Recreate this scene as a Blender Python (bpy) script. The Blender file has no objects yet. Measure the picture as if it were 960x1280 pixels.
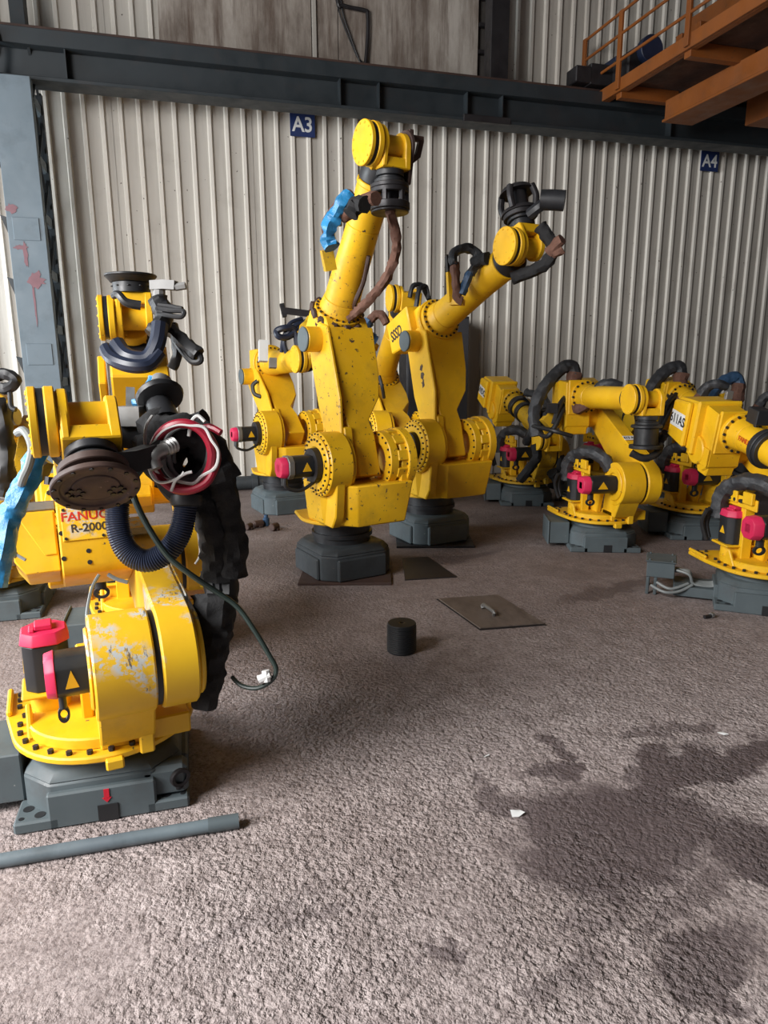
import bpy, bmesh, math, random
from math import sin, cos, pi, radians
from mathutils import Vector, Matrix, noise
random.seed(7)
S = bpy.context.scene
COL = S.collection
# ------------------------------------------------------------------ camera
CAM_H, FPX, PITCH, YAW, ROLL = 1.6, 870.0, radians(12.4), radians(15.8), radians(0.2)
cd = bpy.data.cameras.new('camera'); cam = bpy.data.objects.new('camera', cd); COL.objects.link(cam)
cd.sensor_fit = 'VERTICAL'; cd.sensor_height = 32.0; cd.lens = 32.0 * FPX / 1280.0
cd.clip_start = 0.05; cd.clip_end = 200
cam.matrix_world = (Matrix.Translation((0, 0, CAM_H)) @ Matrix.Rotation(-YAW, 4, 'Z')
                    @ Matrix.Rotation(pi / 2 - PITCH, 4, 'X') @ Matrix.Rotation(-ROLL, 4, 'Z'))
S.camera = cam
CAMM = cam.matrix_world.copy()
def ray(px, py): return CAMM.to_3x3() @ Vector(((px - 480) / FPX, (640 - py) / FPX, -1.0))
def at(px, py, depth): return Vector((0, 0, CAM_H)) + ray(px, py) * depth
def on_floor(px, py, z=0.0):
    r = ray(px, py); return Vector((0, 0, CAM_H)) + r * ((z - CAM_H) / r.z)
def on_y(px, py, Y):
    r = ray(px, py); return Vector((0, 0, CAM_H)) + r * (Y / r.y)
# ------------------------------------------------------------------ world, daylight through the doorways, exposure
w = bpy.data.worlds.new('sky'); S.world = w; w.use_nodes = True
bg = w.node_tree.nodes['Background']; bg.inputs[0].default_value = (0.72, 0.86, 1.0, 1); bg.inputs[1].default_value = 0.10
def area(name, loc, target, sx, sy, power, col):
    l = bpy.data.lights.new(name, 'AREA'); l.shape = 'RECTANGLE'; l.size = sx; l.size_y = sy
    l.energy = power; l.color = col
    o = bpy.data.objects.new(name, l); COL.objects.link(o); o.location = loc
    o.rotation_euler = (Vector(target) - Vector(loc)).to_track_quat('-Z', 'Z').to_euler()
    return o
area('daylight_doorway_side', (-6.2, 6.5, 2.1), (0.6, 8.4, 0.4), 4.2, 3.0, 560, (0.88, 0.95, 1.0))
area('daylight_opening_left', (-5.2, 0.6, 3.8), (0.2, 2.2, -1.4), 4.2, 3.2, 1130, (1.0, 0.98, 0.97))
S.view_settings.view_transform = 'Standard'; S.view_settings.look = 'None'
S.view_settings.exposure = 0.0; S.view_settings.gamma = 1.0; S.view_settings.use_curve_mapping = False
# ------------------------------------------------------------------ materials
def nodes_of(name):
    m = bpy.data.materials.new(name); m.use_nodes = True
    nt = m.node_tree; b = nt.nodes['Principled BSDF']
    return m, nt, b
def N(nt, t, **kw):
    n = nt.nodes.new(t)
    for k, v in kw.items():
        if k in n.inputs.keys(): n.inputs[k].default_value = v
        else: setattr(n, k, v)
    return n
def ramp(nt, src, stops):
    r = N(nt, 'ShaderNodeValToRGB'); e = r.color_ramp.elements
    while len(e) < len(stops): e.new(0.5)
    for k, (p, c) in enumerate(stops):
        e[k].position = p; e[k].color = c if len(c) == 4 else (*c, 1)
    nt.links.new(src, r.inputs[0]); return r.outputs[0]
def mix(nt, fac, a, b, mode='MIX'):
    n = nt.nodes.new('ShaderNodeMix'); n.data_type = 'RGBA'; n.blend_type = mode
    for sock, v in ((n.inputs[0], fac), (n.inputs[6], a), (n.inputs[7], b)):
        if hasattr(v, 'is_linked'): nt.links.new(v, sock)
        elif isinstance(v, (int, float)): sock.default_value = v
        else: sock.default_value = (*v, 1) if len(v) == 3 else v
    return n.outputs[2]
def tex(nt, scale, detail=4, rough=0.55, stretch=None, kind='Object', rot=None):
    tc = N(nt, 'ShaderNodeTexCoord'); out = tc.outputs[kind]
    if stretch or rot:
        mp = N(nt, 'ShaderNodeMapping'); nt.links.new(out, mp.inputs[0])
        if stretch: mp.inputs['Scale'].default_value = stretch
        if rot: mp.inputs['Rotation'].default_value = rot
        out = mp.outputs[0]
    n = N(nt, 'ShaderNodeTexNoise', Scale=scale, Detail=detail, Roughness=rough)
    nt.links.new(out, n.inputs['Vector']); return n.outputs['Fac']
W3, K3 = (1, 1, 1), (0, 0, 0)
def bump(nt, b, h, strength, dist):
    n = N(nt, 'ShaderNodeBump', Strength=strength, Distance=dist)
    nt.links.new(h, n.inputs['Height']); nt.links.new(n.outputs[0], b.inputs['Normal'])
def paint(name, base, dark, chip, rough=0.42, chips=0.66, grime=0.45, grime_col=None, metallic=0.0, scale=1.0):
    """painted metal: slow colour drift, brownish grime in patches, small chips"""
    m, nt, b = nodes_of(name)
    c = mix(nt, ramp(nt, tex(nt, 3.5 * scale, 5), [(0.35, K3), (0.7, W3)]), base, dark)
    g = ramp(nt, tex(nt, 6 * scale, 8, 0.68), [(0.52, K3), (0.72, (grime,) * 3)])
    c = mix(nt, g, c, grime_col or tuple(v * 0.3 for v in base))
    k = ramp(nt, tex(nt, 34 * scale, 5, 0.62), [(chips, K3), (chips + 0.03, W3)])
    c = mix(nt, k, c, chip)
    nt.links.new(c, b.inputs['Base Color'])
    rr = ramp(nt, tex(nt, 9 * scale, 6), [(0.3, (rough - 0.08,) * 3), (0.75, (min(1, rough + 0.25),) * 3)])
    nt.links.new(rr, b.inputs['Roughness']); b.inputs['Metallic'].default_value = metallic
    bump(nt, b, tex(nt, 120, 3), 0.06, 0.002)
    return m
YEL = paint('yellow_paint', (0.80, 0.47, 0.010), (0.72, 0.39, 0.008), (0.10, 0.07, 0.04), chips=0.68, grime=0.28, grime_col=(0.30, 0.17, 0.03))
YEL_CHIP = paint('chipped_yellow_paint', (0.80, 0.47, 0.010), (0.70, 0.38, 0.008), (0.07, 0.045, 0.03), chips=0.625, grime=0.4, grime_col=(0.26, 0.15, 0.03), scale=0.9)
YEL_OLD = paint('weathered_yellow_paint', (0.62, 0.37, 0.012), (0.50, 0.29, 0.010), (0.10, 0.07, 0.05), chips=0.62, grime=0.7, grime_col=(0.16, 0.10, 0.03))
def scuffed():
    m, nt, b = nodes_of('scuffed_yellow_paint')
    c = mix(nt, ramp(nt, tex(nt, 4, 5), [(0.35, K3), (0.7, W3)]), (0.80, 0.49, 0.016), (0.70, 0.40, 0.010))
    big = ramp(nt, tex(nt, 3.6, 3, 0.5), [(0.515, K3), (0.585, W3)])
    st = ramp(nt, tex(nt, 12, 9, 0.72, stretch=(1, 2.2, 3.2), rot=(0.4, 0.5, 0.3)), [(0.475, K3), (0.53, W3)])
    mk = N(nt, 'ShaderNodeMath', operation='MULTIPLY')
    nt.links.new(big, mk.inputs[0]); nt.links.new(st, mk.inputs[1])
    c = mix(nt, mk.outputs[0], c, (0.50, 0.52, 0.51))
    fine = ramp(nt, tex(nt, 16, 9, 0.8, stretch=(1, 3, 1)), [(0.57, K3), (0.60, W3)])
    mk2 = N(nt, 'ShaderNodeMath', operation='MULTIPLY')
    nt.links.new(big, mk2.inputs[0]); nt.links.new(fine, mk2.inputs[1])
    c = mix(nt, mk2.outputs[0], c, (0.12, 0.10, 0.09))
    dirt = ramp(nt, tex(nt, 7, 8, 0.7), [(0.57, K3), (0.8, (0.45,) * 3)])
    c = mix(nt, dirt, c, (0.33, 0.22, 0.06))
    nt.links.new(c, b.inputs['Base Color']); b.inputs['Roughness'].default_value = 0.45
    bump(nt, b, mk.outputs[0], 0.12, 0.002)
    return m
YEL_SCUFF = scuffed()
GREY = paint('grey_base_paint', (0.095, 0.120, 0.130), (0.075, 0.098, 0.108), (0.28, 0.29, 0.29), chips=0.70, grime=0.35, grime_col=(0.06, 0.05, 0.045), rough=0.5)
GREY_DK = paint('dark_grey_base_paint', (0.040, 0.048, 0.054), (0.030, 0.036, 0.040), (0.10, 0.09, 0.08), chips=0.70, rough=0.55)
BLACK = paint('black_paint', (0.018, 0.019, 0.022), (0.012, 0.013, 0.015), (0.10, 0.10, 0.10), chips=0.73, rough=0.4)
IRON = paint('dark_cast_iron', (0.030, 0.028, 0.030), (0.020, 0.018, 0.020), (0.09, 0.06, 0.05), chips=0.70, rough=0.42, metallic=0.3)
RUSTY = paint('brown_rusty_steel', (0.075, 0.040, 0.030), (0.045, 0.028, 0.024), (0.14, 0.09, 0.07), chips=0.66, rough=0.6)
PINK = paint('pink_red_plastic', (0.66, 0.022, 0.095), (0.56, 0.018, 0.075), (0.30, 0.02, 0.05), chips=0.75, rough=0.4, grime=0.15)
STEEL = paint('bare_steel', (0.36, 0.36, 0.35), (0.25, 0.25, 0.25), (0.12, 0.10, 0.09), rough=0.46, metallic=0.85)
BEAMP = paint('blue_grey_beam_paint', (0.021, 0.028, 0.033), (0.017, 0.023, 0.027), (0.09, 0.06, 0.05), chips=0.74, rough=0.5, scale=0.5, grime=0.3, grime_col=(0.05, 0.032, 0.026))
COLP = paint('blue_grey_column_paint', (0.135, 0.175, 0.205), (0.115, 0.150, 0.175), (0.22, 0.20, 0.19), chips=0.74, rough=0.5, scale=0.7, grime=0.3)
ORANGE = paint('orange_crane_paint', (0.25, 0.074, 0.010), (0.19, 0.055, 0.009), (0.12, 0.05, 0.02), chips=0.68, rough=0.55, scale=0.6, grime=0.6, grime_col=(0.13, 0.05, 0.018))
WHITE = paint('white_label', (0.72, 0.73, 0.72), (0.66, 0.67, 0.66), (0.4, 0.4, 0.38), chips=0.78, grime=0.15)
SIGNB = paint('blue_sign_enamel', (0.018, 0.036, 0.13), (0.015, 0.030, 0.11), (0.3, 0.3, 0.33), chips=0.76, grime=0.25)
def plain(name, col, rough=0.5, metallic=0.0, nscale=8, vary=0.35, bmp=0.0, bscale=60):
    m, nt, b = nodes_of(name)
    c = mix(nt, tex(nt, nscale, 6, 0.6), tuple(v * (1 - vary) for v in col), tuple(min(1, v * (1 + vary)) for v in col))
    nt.links.new(c, b.inputs['Base Color']); b.inputs['Roughness'].default_value = rough; b.inputs['Metallic'].default_value = metallic
    if bmp: bump(nt, b, tex(nt, bscale, 5, 0.7), bmp, 0.006)
    return m
RUBBER = plain('black_rubber', (0.016, 0.017, 0.019), 0.5)
HOSE_NAVY = plain('navy_corrugated_plastic', (0.016, 0.022, 0.042), 0.36)
CLOTH = plain('black_cloth', (0.012, 0.012, 0.013), 0.85, bmp=0.9, bscale=30)
BROWN = plain('brown_cloth_wrap', (0.13, 0.062, 0.042), 0.85, nscale=30, vary=0.5, bmp=0.8, bscale=50)
BLUE = plain('blue_plastic_wrap', (0.030, 0.22, 0.46), 0.32, nscale=20, vary=0.4, bmp=0.6, bscale=40)
BLUE_DK = plain('dusty_dark_blue_wrap', (0.030, 0.075, 0.15), 0.5, nscale=24, vary=0.5, bmp=0.6, bscale=40)
SILVER = plain('dull_silver', (0.24, 0.24, 0.235), 0.6, 0.0)
NAVY = plain('dark_navy_enamel', (0.012, 0.02, 0.05), 0.5)
GREYC = plain('grey_cable', (0.20, 0.22, 0.22), 0.45)
WHITEC = plain('white_cable', (0.62, 0.62, 0.60), 0.4)
REDC = plain('dark_red_hose', (0.30, 0.012, 0.030), 0.35)
GREENC = plain('dark_green_cable', (0.018, 0.030, 0.026), 0.4)
TAPE = plain('charcoal_tape_wrap', (0.030, 0.032, 0.036), 0.5, nscale=30, vary=0.6, bmp=0.8, bscale=45)
DKRED = plain('red_mark', (0.55, 0.01, 0.03), 0.5)
CONC_PANEL = None
def stained(name, cols, rough=0.8, stretch=(1, 1, 0.35)):
    m, nt, b = nodes_of(name)
    c = ramp(nt, tex(nt, 1.6, 9, 0.66, stretch=stretch), [(0.36, cols[0]), (0.5, cols[1]), (0.64, cols[2])])
    s = ramp(nt, tex(nt, 3.2, 8, 0.7, stretch=(2.4, 1, 0.16)), [(0.48, K3), (0.66, (0.85,) * 3)])
    c = mix(nt, s, c, cols[3])
    nt.links.new(c, b.inputs['Base Color']); b.inputs['Roughness'].default_value = rough
    bump(nt, b, tex(nt, 14, 8, 0.7), 0.25, 0.01)
    return m
PANEL = stained('stained_grey_board', [(0.13, 0.10, 0.08), (0.33, 0.29, 0.25), (0.50, 0.46, 0.41), (0.085, 0.050, 0.033)])
def cladding(name, k, dirt):
    m, nt, b = nodes_of(name)
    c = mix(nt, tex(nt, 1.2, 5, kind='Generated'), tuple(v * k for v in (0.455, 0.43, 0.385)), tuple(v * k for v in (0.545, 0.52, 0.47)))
    geo = N(nt, 'ShaderNodeNewGeometry')
    mp = N(nt, 'ShaderNodeMapping'); mp.inputs['Scale'].default_value = (5.0, 5.0, 0.28)
    nt.links.new(geo.outputs['Position'], mp.inputs[0])
    n = N(nt, 'ShaderNodeTexNoise', Scale=1.6, Detail=7, Roughness=0.68); nt.links.new(mp.outputs[0], n.inputs['Vector'])
    c = mix(nt, ramp(nt, n.outputs['Fac'], [(0.46, K3), (0.78, (dirt,) * 3)]), c, (0.25, 0.23, 0.20))
    n2 = N(nt, 'ShaderNodeTexNoise', Scale=2.2, Detail=6, Roughness=0.6); nt.links.new(geo.outputs['Position'], n2.inputs['Vector'])
    c = mix(nt, ramp(nt, n2.outputs['Fac'], [(0.56, K3), (0.75, (0.45,) * 3)]), c, (0.33, 0.30, 0.26))
    n3 = N(nt, 'ShaderNodeTexNoise', Scale=24, Detail=2, Roughness=0.5); nt.links.new(geo.outputs['Position'], n3.inputs['Vector'])
    c = mix(nt, ramp(nt, n3.outputs['Fac'], [(0.745, K3), (0.76, W3)]), c, (0.08, 0.06, 0.05))
    nt.links.new(c, b.inputs['Base Color']); b.inputs['Roughness'].default_value = 0.55
    return m
CLAD = cladding('cream_corrugated_sheet', 1.0, 0.65)
CLAD_RIB = cladding('cream_sheet_rib_painted_lit', 1.42, 0.3)  # paler copy for the rib faces: the light they catch is painted in
def floor_mat():
    m, nt, b = nodes_of('rough_dusty_concrete')
    geo = N(nt, 'ShaderNodeNewGeometry'); P = geo.outputs['Position']
    def nz(s, d=6, r=0.6, off=None):
        n = N(nt, 'ShaderNodeTexNoise', Scale=s, Detail=d, Roughness=r)
        src = P
        if off:
            a = N(nt, 'ShaderNodeVectorMath', operation='ADD'); a.inputs[1].default_value = off
            nt.links.new(P, a.inputs[0]); src = a.outputs[0]
        nt.links.new(src, n.inputs['Vector']); return n
    c = mix(nt, ramp(nt, nz(0.9, 7).outputs['Fac'], [(0.3, K3), (0.7, W3)]), (0.345, 0.285, 0.272), (0.495, 0.425, 0.41))
    c = mix(nt, ramp(nt, nz(9, 8, 0.7).outputs['Fac'], [(0.35, (0.6,) * 3), (0.62, K3)]), c, (0.15, 0.115, 0.105))
    c = mix(nt, ramp(nt, nz(55, 6, 0.75).outputs['Fac'], [(0.40, (0.75,) * 3), (0.52, K3)]), c, (0.13, 0.10, 0.095))
    c = mix(nt, ramp(nt, nz(80, 4, 0.7, (3, 5, 1)).outputs['Fac'], [(0.58, K3), (0.72, (0.6,) * 3)]), c, (0.50, 0.46, 0.45))
    # reddish-brown, darker floor towards the back of the bay
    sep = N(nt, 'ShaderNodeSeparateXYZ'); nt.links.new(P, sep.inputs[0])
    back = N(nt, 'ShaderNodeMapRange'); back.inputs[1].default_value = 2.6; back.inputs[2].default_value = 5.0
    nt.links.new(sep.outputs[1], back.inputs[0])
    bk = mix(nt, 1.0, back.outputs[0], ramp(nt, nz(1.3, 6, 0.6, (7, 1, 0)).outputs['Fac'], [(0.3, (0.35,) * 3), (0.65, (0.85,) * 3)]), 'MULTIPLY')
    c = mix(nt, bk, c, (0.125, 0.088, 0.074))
    # oil stains and painted-in soft shade: warped discs at their places on the floor
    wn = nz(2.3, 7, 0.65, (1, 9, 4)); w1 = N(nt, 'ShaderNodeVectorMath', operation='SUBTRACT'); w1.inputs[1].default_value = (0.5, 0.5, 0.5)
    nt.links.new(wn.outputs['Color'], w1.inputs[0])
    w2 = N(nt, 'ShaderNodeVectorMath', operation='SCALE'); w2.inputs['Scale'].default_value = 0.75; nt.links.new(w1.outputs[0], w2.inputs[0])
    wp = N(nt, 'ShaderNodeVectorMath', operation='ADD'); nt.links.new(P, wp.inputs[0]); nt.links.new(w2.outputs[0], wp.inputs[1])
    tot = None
    for (px, py, rx, ry, ang, s) in STAINS_AND_SHADE:
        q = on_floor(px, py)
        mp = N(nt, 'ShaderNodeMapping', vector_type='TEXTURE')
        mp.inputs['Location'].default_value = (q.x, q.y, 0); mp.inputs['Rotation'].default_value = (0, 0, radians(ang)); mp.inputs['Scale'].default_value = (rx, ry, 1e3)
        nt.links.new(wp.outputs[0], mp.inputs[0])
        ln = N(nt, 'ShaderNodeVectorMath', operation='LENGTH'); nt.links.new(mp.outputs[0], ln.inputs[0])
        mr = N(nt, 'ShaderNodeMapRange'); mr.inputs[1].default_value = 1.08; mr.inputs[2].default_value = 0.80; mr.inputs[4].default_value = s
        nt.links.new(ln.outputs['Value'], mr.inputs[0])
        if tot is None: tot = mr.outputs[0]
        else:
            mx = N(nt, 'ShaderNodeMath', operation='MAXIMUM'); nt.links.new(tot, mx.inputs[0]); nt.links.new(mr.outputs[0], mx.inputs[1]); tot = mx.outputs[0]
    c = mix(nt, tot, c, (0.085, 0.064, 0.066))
    nt.links.new(c, b.inputs['Base Color'])
    rg = N(nt, 'ShaderNodeMapRange'); rg.inputs[3].default_value = 0.85; rg.inputs[4].default_value = 0.55; nt.links.new(tot, rg.inputs[0])
    nt.links.new(rg.outputs[0], b.inputs['Roughness'])
    h1 = nz(52, 3, 0.55); h2 = nz(15, 3, 0.5, (2, 2, 2))
    pits = ramp(nt, nz(36, 3, 0.55, (4, 1, 6)).outputs['Fac'], [(0.34, K3), (0.48, W3)])
    s1 = N(nt, 'ShaderNodeMath', operation='MULTIPLY_ADD'); s1.inputs[1].default_value = 0.30
    nt.links.new(pits, s1.inputs[0]); nt.links.new(h1.outputs['Fac'], s1.inputs[2])
    s2 = N(nt, 'ShaderNodeMath', operation='MULTIPLY_ADD'); s2.inputs[1].default_value = 0.8
    nt.links.new(h2.outputs['Fac'], s2.inputs[0]); nt.links.new(s1.outputs[0], s2.inputs[2])
    patch = ramp(nt, nz(1.7, 4, 0.55, (5, 5, 2)).outputs['Fac'], [(0.34, (0.35,) * 3), (0.56, W3)])
    far_ = N(nt, 'ShaderNodeMapRange'); far_.inputs[1].default_value = 2.0; far_.inputs[2].default_value = 4.4; far_.inputs[3].default_value = 1.0; far_.inputs[4].default_value = 0.45
    nt.links.new(sep.outputs[1], far_.inputs[0])
    st_ = N(nt, 'ShaderNodeMath', operation='MULTIPLY'); nt.links.new(patch, st_.inputs[0]); nt.links.new(far_.outputs[0], st_.inputs[1])
    bn = N(nt, 'ShaderNodeBump', Distance=0.021); nt.links.new(s2.outputs[0], bn.inputs['Height']); nt.links.new(st_.outputs[0], bn.inputs['Strength'])
    nt.links.new(bn.outputs[0], b.inputs['Normal'])
    return m
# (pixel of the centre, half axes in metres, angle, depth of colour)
STAINS_AND_SHADE = [(760, 1030, 0.42, 0.30, 10, 0.85), (840, 965, 0.34, 0.13, 25, 0.9), (930, 945, 0.26, 0.10, 10, 0.9), (690, 955, 0.12, 0.09, 0, 0.85),
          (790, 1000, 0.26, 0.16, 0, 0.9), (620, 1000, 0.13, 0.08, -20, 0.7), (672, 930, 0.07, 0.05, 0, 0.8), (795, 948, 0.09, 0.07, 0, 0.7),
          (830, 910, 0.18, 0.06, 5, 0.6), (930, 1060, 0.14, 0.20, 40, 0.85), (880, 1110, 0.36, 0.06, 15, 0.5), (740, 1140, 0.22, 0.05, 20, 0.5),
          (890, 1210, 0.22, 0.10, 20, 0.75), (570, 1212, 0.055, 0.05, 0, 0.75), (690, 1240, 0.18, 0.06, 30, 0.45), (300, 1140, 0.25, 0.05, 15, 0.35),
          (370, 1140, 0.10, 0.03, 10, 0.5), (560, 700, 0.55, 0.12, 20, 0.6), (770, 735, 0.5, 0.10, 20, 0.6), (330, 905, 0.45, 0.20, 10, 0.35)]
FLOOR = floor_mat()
# ------------------------------------------------------------------ mesh kit
class MB:
    def __init__(s): s.v = []; s.f = []
    def add(s, vs, fs):
        o = len(s.v); s.v += [Vector(v) for v in vs]; s.f += [tuple(i + o for i in f) for f in fs]; return s
    def box(s, c, d, rot=None):
        x, y, z = (k / 2 for k in d); vs = [Vector((i * x, j * y, k * z)) for i in (-1, 1) for j in (-1, 1) for k in (-1, 1)]
        if rot: vs = [rot @ v for v in vs]
        c = Vector(c)
        return s.add([v + c for v in vs], [(0, 1, 3, 2), (4, 6, 7, 5), (0, 4, 5, 1), (2, 3, 7, 6), (0, 2, 6, 4), (1, 5, 7, 3)])
    def b(s, x0, x1, y0, y1, z0, z1): return s.box(((x0 + x1) / 2, (y0 + y1) / 2, (z0 + z1) / 2), (abs(x1 - x0), abs(y1 - y0), abs(z1 - z0)))
    def prism(s, pts, plane, a, b, scale_b=1.0):
        """extrude a 2-D outline lying in plane 'XZ', 'YZ' or 'XY' along the missing axis from a to b"""
        n = len(pts); cx = sum(p[0] for p in pts) / n; cy = sum(p[1] for p in pts) / n
        def P(p, t): return {'XZ': (p[0], t, p[1]), 'YZ': (t, p[0], p[1]), 'XY': (p[0], p[1], t)}[plane]
        pb = [(cx + (p[0] - cx) * scale_b, cy + (p[1] - cy) * scale_b) for p in pts]
        return s.add([P(p, a) for p in pts] + [P(p, b) for p in pb],
                     [tuple(range(n)), tuple(range(2 * n - 1, n - 1, -1))] + [(i, i + n, (i + 1) % n + n, (i + 1) % n) for i in range(n)])
    def lathe(s, p, d, prof, n=28, closed=False):
        p = Vector(p); d = Vector(d).normalized(); u = d.orthogonal().normalized(); v = d.cross(u)
        vs = []
        for t, r in prof:
            for k in range(n):
                a = 2 * pi * (k + .5) / n; vs.append(p + d * t + (u * cos(a) + v * sin(a)) * r)
        m = len(prof); fs = []
        for i in range(m if closed else m - 1):
            j = (i + 1) % m
            for k in range(n):
                fs.append((i * n + k, i * n + (k + 1) % n, j * n + (k + 1) % n, j * n + k))
        if not closed: fs += [tuple(range(n - 1, -1, -1)), tuple(range((m - 1) * n, m * n))]
        return s.add(vs, fs)
    def cyl(s, p0, p1, r, r1=None, n=28):
        p0, p1 = Vector(p0), Vector(p1); return s.lathe(p0, p1 - p0, [(0, r), ((p1 - p0).length, r if r1 is None else r1)], n)
    def ring(s, p, d, t0, t1, ri, ro, n=32): return s.lathe(p, d, [(t0, ri), (t0, ro), (t1, ro), (t1, ri)], n, True)
    def bolts(s, p, d, R, n, r=.011, h=.012, a0=0.0, a1=2 * pi):
        p = Vector(p); d = Vector(d).normalized(); u = d.orthogonal().normalized(); v = d.cross(u)
        for k in range(n):
            a = a0 + (a1 - a0) * k / n; q = p + (u * cos(a) + v * sin(a)) * R; s.cyl(q - d * .003, q + d * h, r, n=6)
        return s
    def tube(s, pts, r, n=10, sub=6, rough=0.0, corr=None, closed=False):
        """round tube through points (smoothed); corr=(pitch, depth) makes corrugations, rough makes it lumpy"""
        P = [Vector(p) for p in pts]; path = []
        m = len(P)
        for i in range(m if closed else m - 1):
            if closed: a, b_, c, d = P[(i - 1) % m], P[i], P[(i + 1) % m], P[(i + 2) % m]
            else: a, b_, c, d = P[max(i - 1, 0)], P[i], P[i + 1], P[min(i + 2, m - 1)]
            for k in range(sub):
                t = k / sub
                path.append(.5 * (2 * b_ + (c - a) * t + (2 * a - 5 * b_ + 4 * c - d) * t * t + (3 * b_ - a - 3 * c + d) * t ** 3))
        if not closed: path.append(P[-1])
        if corr:
            L = [0.0]
            for i in range(1, len(path)): L.append(L[-1] + (path[i] - path[i - 1]).length)
            step = corr[0] / 2; k = int(L[-1] / step); new = []; j = 0
            for q in range(k + 1):
                l = min(q * step, L[-1] - 1e-6)
                while L[j + 1] < l: j += 1
                new.append(path[j].lerp(path[j + 1], (l - L[j]) / max(L[j + 1] - L[j], 1e-9)))
            path = new
        q = len(path); vs = []; u = None
        for i in range(q):
            if closed: t = (path[(i + 1) % q] - path[(i - 1) % q]).normalized()
            else: t = (path[min(i + 1, q - 1)] - path[max(i - 1, 0)]).normalized()
            if u is None: u = t.orthogonal().normalized()
            else:
                u = (u - t * u.dot(t)); u = u.normalized() if u.length > 1e-6 else t.orthogonal().normalized()
            w_ = t.cross(u)
            rr = r[0] + (r[1] - r[0]) * i / max(q - 1, 1) if isinstance(r, tuple) else r
            if corr: rr *= 1.0 if i % 2 else 1.0 - corr[1]
            for k in range(n):
                a = 2 * pi * k / n; e = rr
                if rough: e *= 1 + rough * noise.noise(path[i] * 28 + Vector((k * 1.7, 0, 0)))
                vs.append(path[i] + (u * cos(a) + w_ * sin(a)) * e)
        fs = [(i * n + k, i * n + (k + 1) % n, ((i + 1) % q) * n + (k + 1) % n, ((i + 1) % q) * n + k) for i in range(q if closed else q - 1) for k in range(n)]
        if not closed: fs += [tuple(range(n - 1, -1, -1)), tuple(range((q - 1) * n, q * n))]
        return s.add(vs, fs)
    def move(s, M): s.v = [M @ v for v in s.v]; return s
    def mesh(s, name, mat, bev=0.0, sharp=32):
        me = bpy.data.meshes.new(name); me.from_pydata([tuple(v) for v in s.v], [], s.f)
        bm = bmesh.new(); bm.from_mesh(me); bmesh.ops.recalc_face_normals(bm, faces=bm.faces)
        if bev:
            ed = [e for e in bm.edges if len(e.link_faces) == 2 and e.calc_face_angle(0) > radians(38)]
            bmesh.ops.bevel(bm, geom=ed, offset=bev, segments=1, affect='EDGES', clamp_overlap=True)
        bm.to_mesh(me); bm.free()
        me.materials.append(mat)
        me.polygons.foreach_set('use_smooth', [True] * len(me.polygons)); me.set_sharp_from_angle(angle=radians(sharp))
        return me
def circ(cx, cy, r, n=28, a0=0.0, a1=2 * pi): return [(cx + r * cos(a0 + (a1 - a0) * k / n), cy + r * sin(a0 + (a1 - a0) * k / n)) for k in range(n)]
def hull(pts):
    pts = sorted(set((round(a, 5), round(b, 5)) for a, b in pts))
    def half(ps):
        o = []
        for p in ps:
            while len(o) > 1 and (o[-1][0] - o[-2][0]) * (p[1] - o[-2][1]) - (o[-1][1] - o[-2][1]) * (p[0] - o[-2][0]) <= 0: o.pop()
            o.append(p)
        return o[:-1]
    return half(pts) + half(pts[::-1])
def octa(x0, x1, y0, y1, c): return [(x0 + c, y0), (x1 - c, y0), (x1, y0 + c), (x1, y1 - c), (x1 - c, y1), (x0 + c, y1), (x0, y1 - c), (x0, y0 + c)]
def obj(name, me, parent=None, M=None, label=None, kind=None):
    o = bpy.data.objects.new(name, me); COL.objects.link(o)
    if parent: o.parent = parent
    if M is not None: o.matrix_basis = M
    if label: o['label'] = label
    if kind: o['kind'] = kind
    return o
def tag(o, label, cat, group=None):
    o['label'] = label; o['category'] = cat
    if group: o['group'] = group
    return o
def thing(name, label, cat, loc, rz=0.0, group=None):
    o = bpy.data.objects.new(name, None); COL.objects.link(o); o.empty_display_size = 0.1
    o.matrix_basis = Matrix.Translation(loc) @ Matrix.Rotation(rz, 4, 'Z')
    return tag(o, label, cat, group)
def text_mesh(txt, size, mat, M, extrude=0.0008, xs=1.0, bold=0.0):
    cu = bpy.data.curves.new('lettering', 'FONT'); cu.body = txt; cu.size = size; cu.extrude = extrude
    cu.align_x = 'CENTER'; cu.align_y = 'CENTER'; cu.resolution_u = 3; cu.offset = bold
    t = bpy.data.objects.new('lettering', cu); COL.objects.link(t)
    bpy.context.view_layer.update()
    me = bpy.data.meshes.new_from_object(t.evaluated_get(bpy.context.evaluated_depsgraph_get()))
    bpy.data.objects.remove(t); me.transform(M @ Matrix.Diagonal((xs, 1, 1, 1)))
    me.materials.clear(); me.materials.append(mat); return me
def frame(o, x, y):
    """matrix whose X/Y are the given directions (text plane) at o"""
    x = Vector(x).normalized(); y = Vector(y); y = (y - x * y.dot(x)).normalized(); z = x.cross(y)
    return Matrix.Translation(o) @ Matrix((x, y, z)).transposed().to_4x4()
CACHE = {}
def cached(key, fn):
    if key not in CACHE: CACHE[key] = fn()
    return CACHE[key]
T = Matrix.Translation
def RX(a): return Matrix.Rotation(a, 4, 'X')
def RY(a): return Matrix.Rotation(a, 4, 'Y')
def RZ(a): return Matrix.Rotation(a, 4, 'Z')
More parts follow.
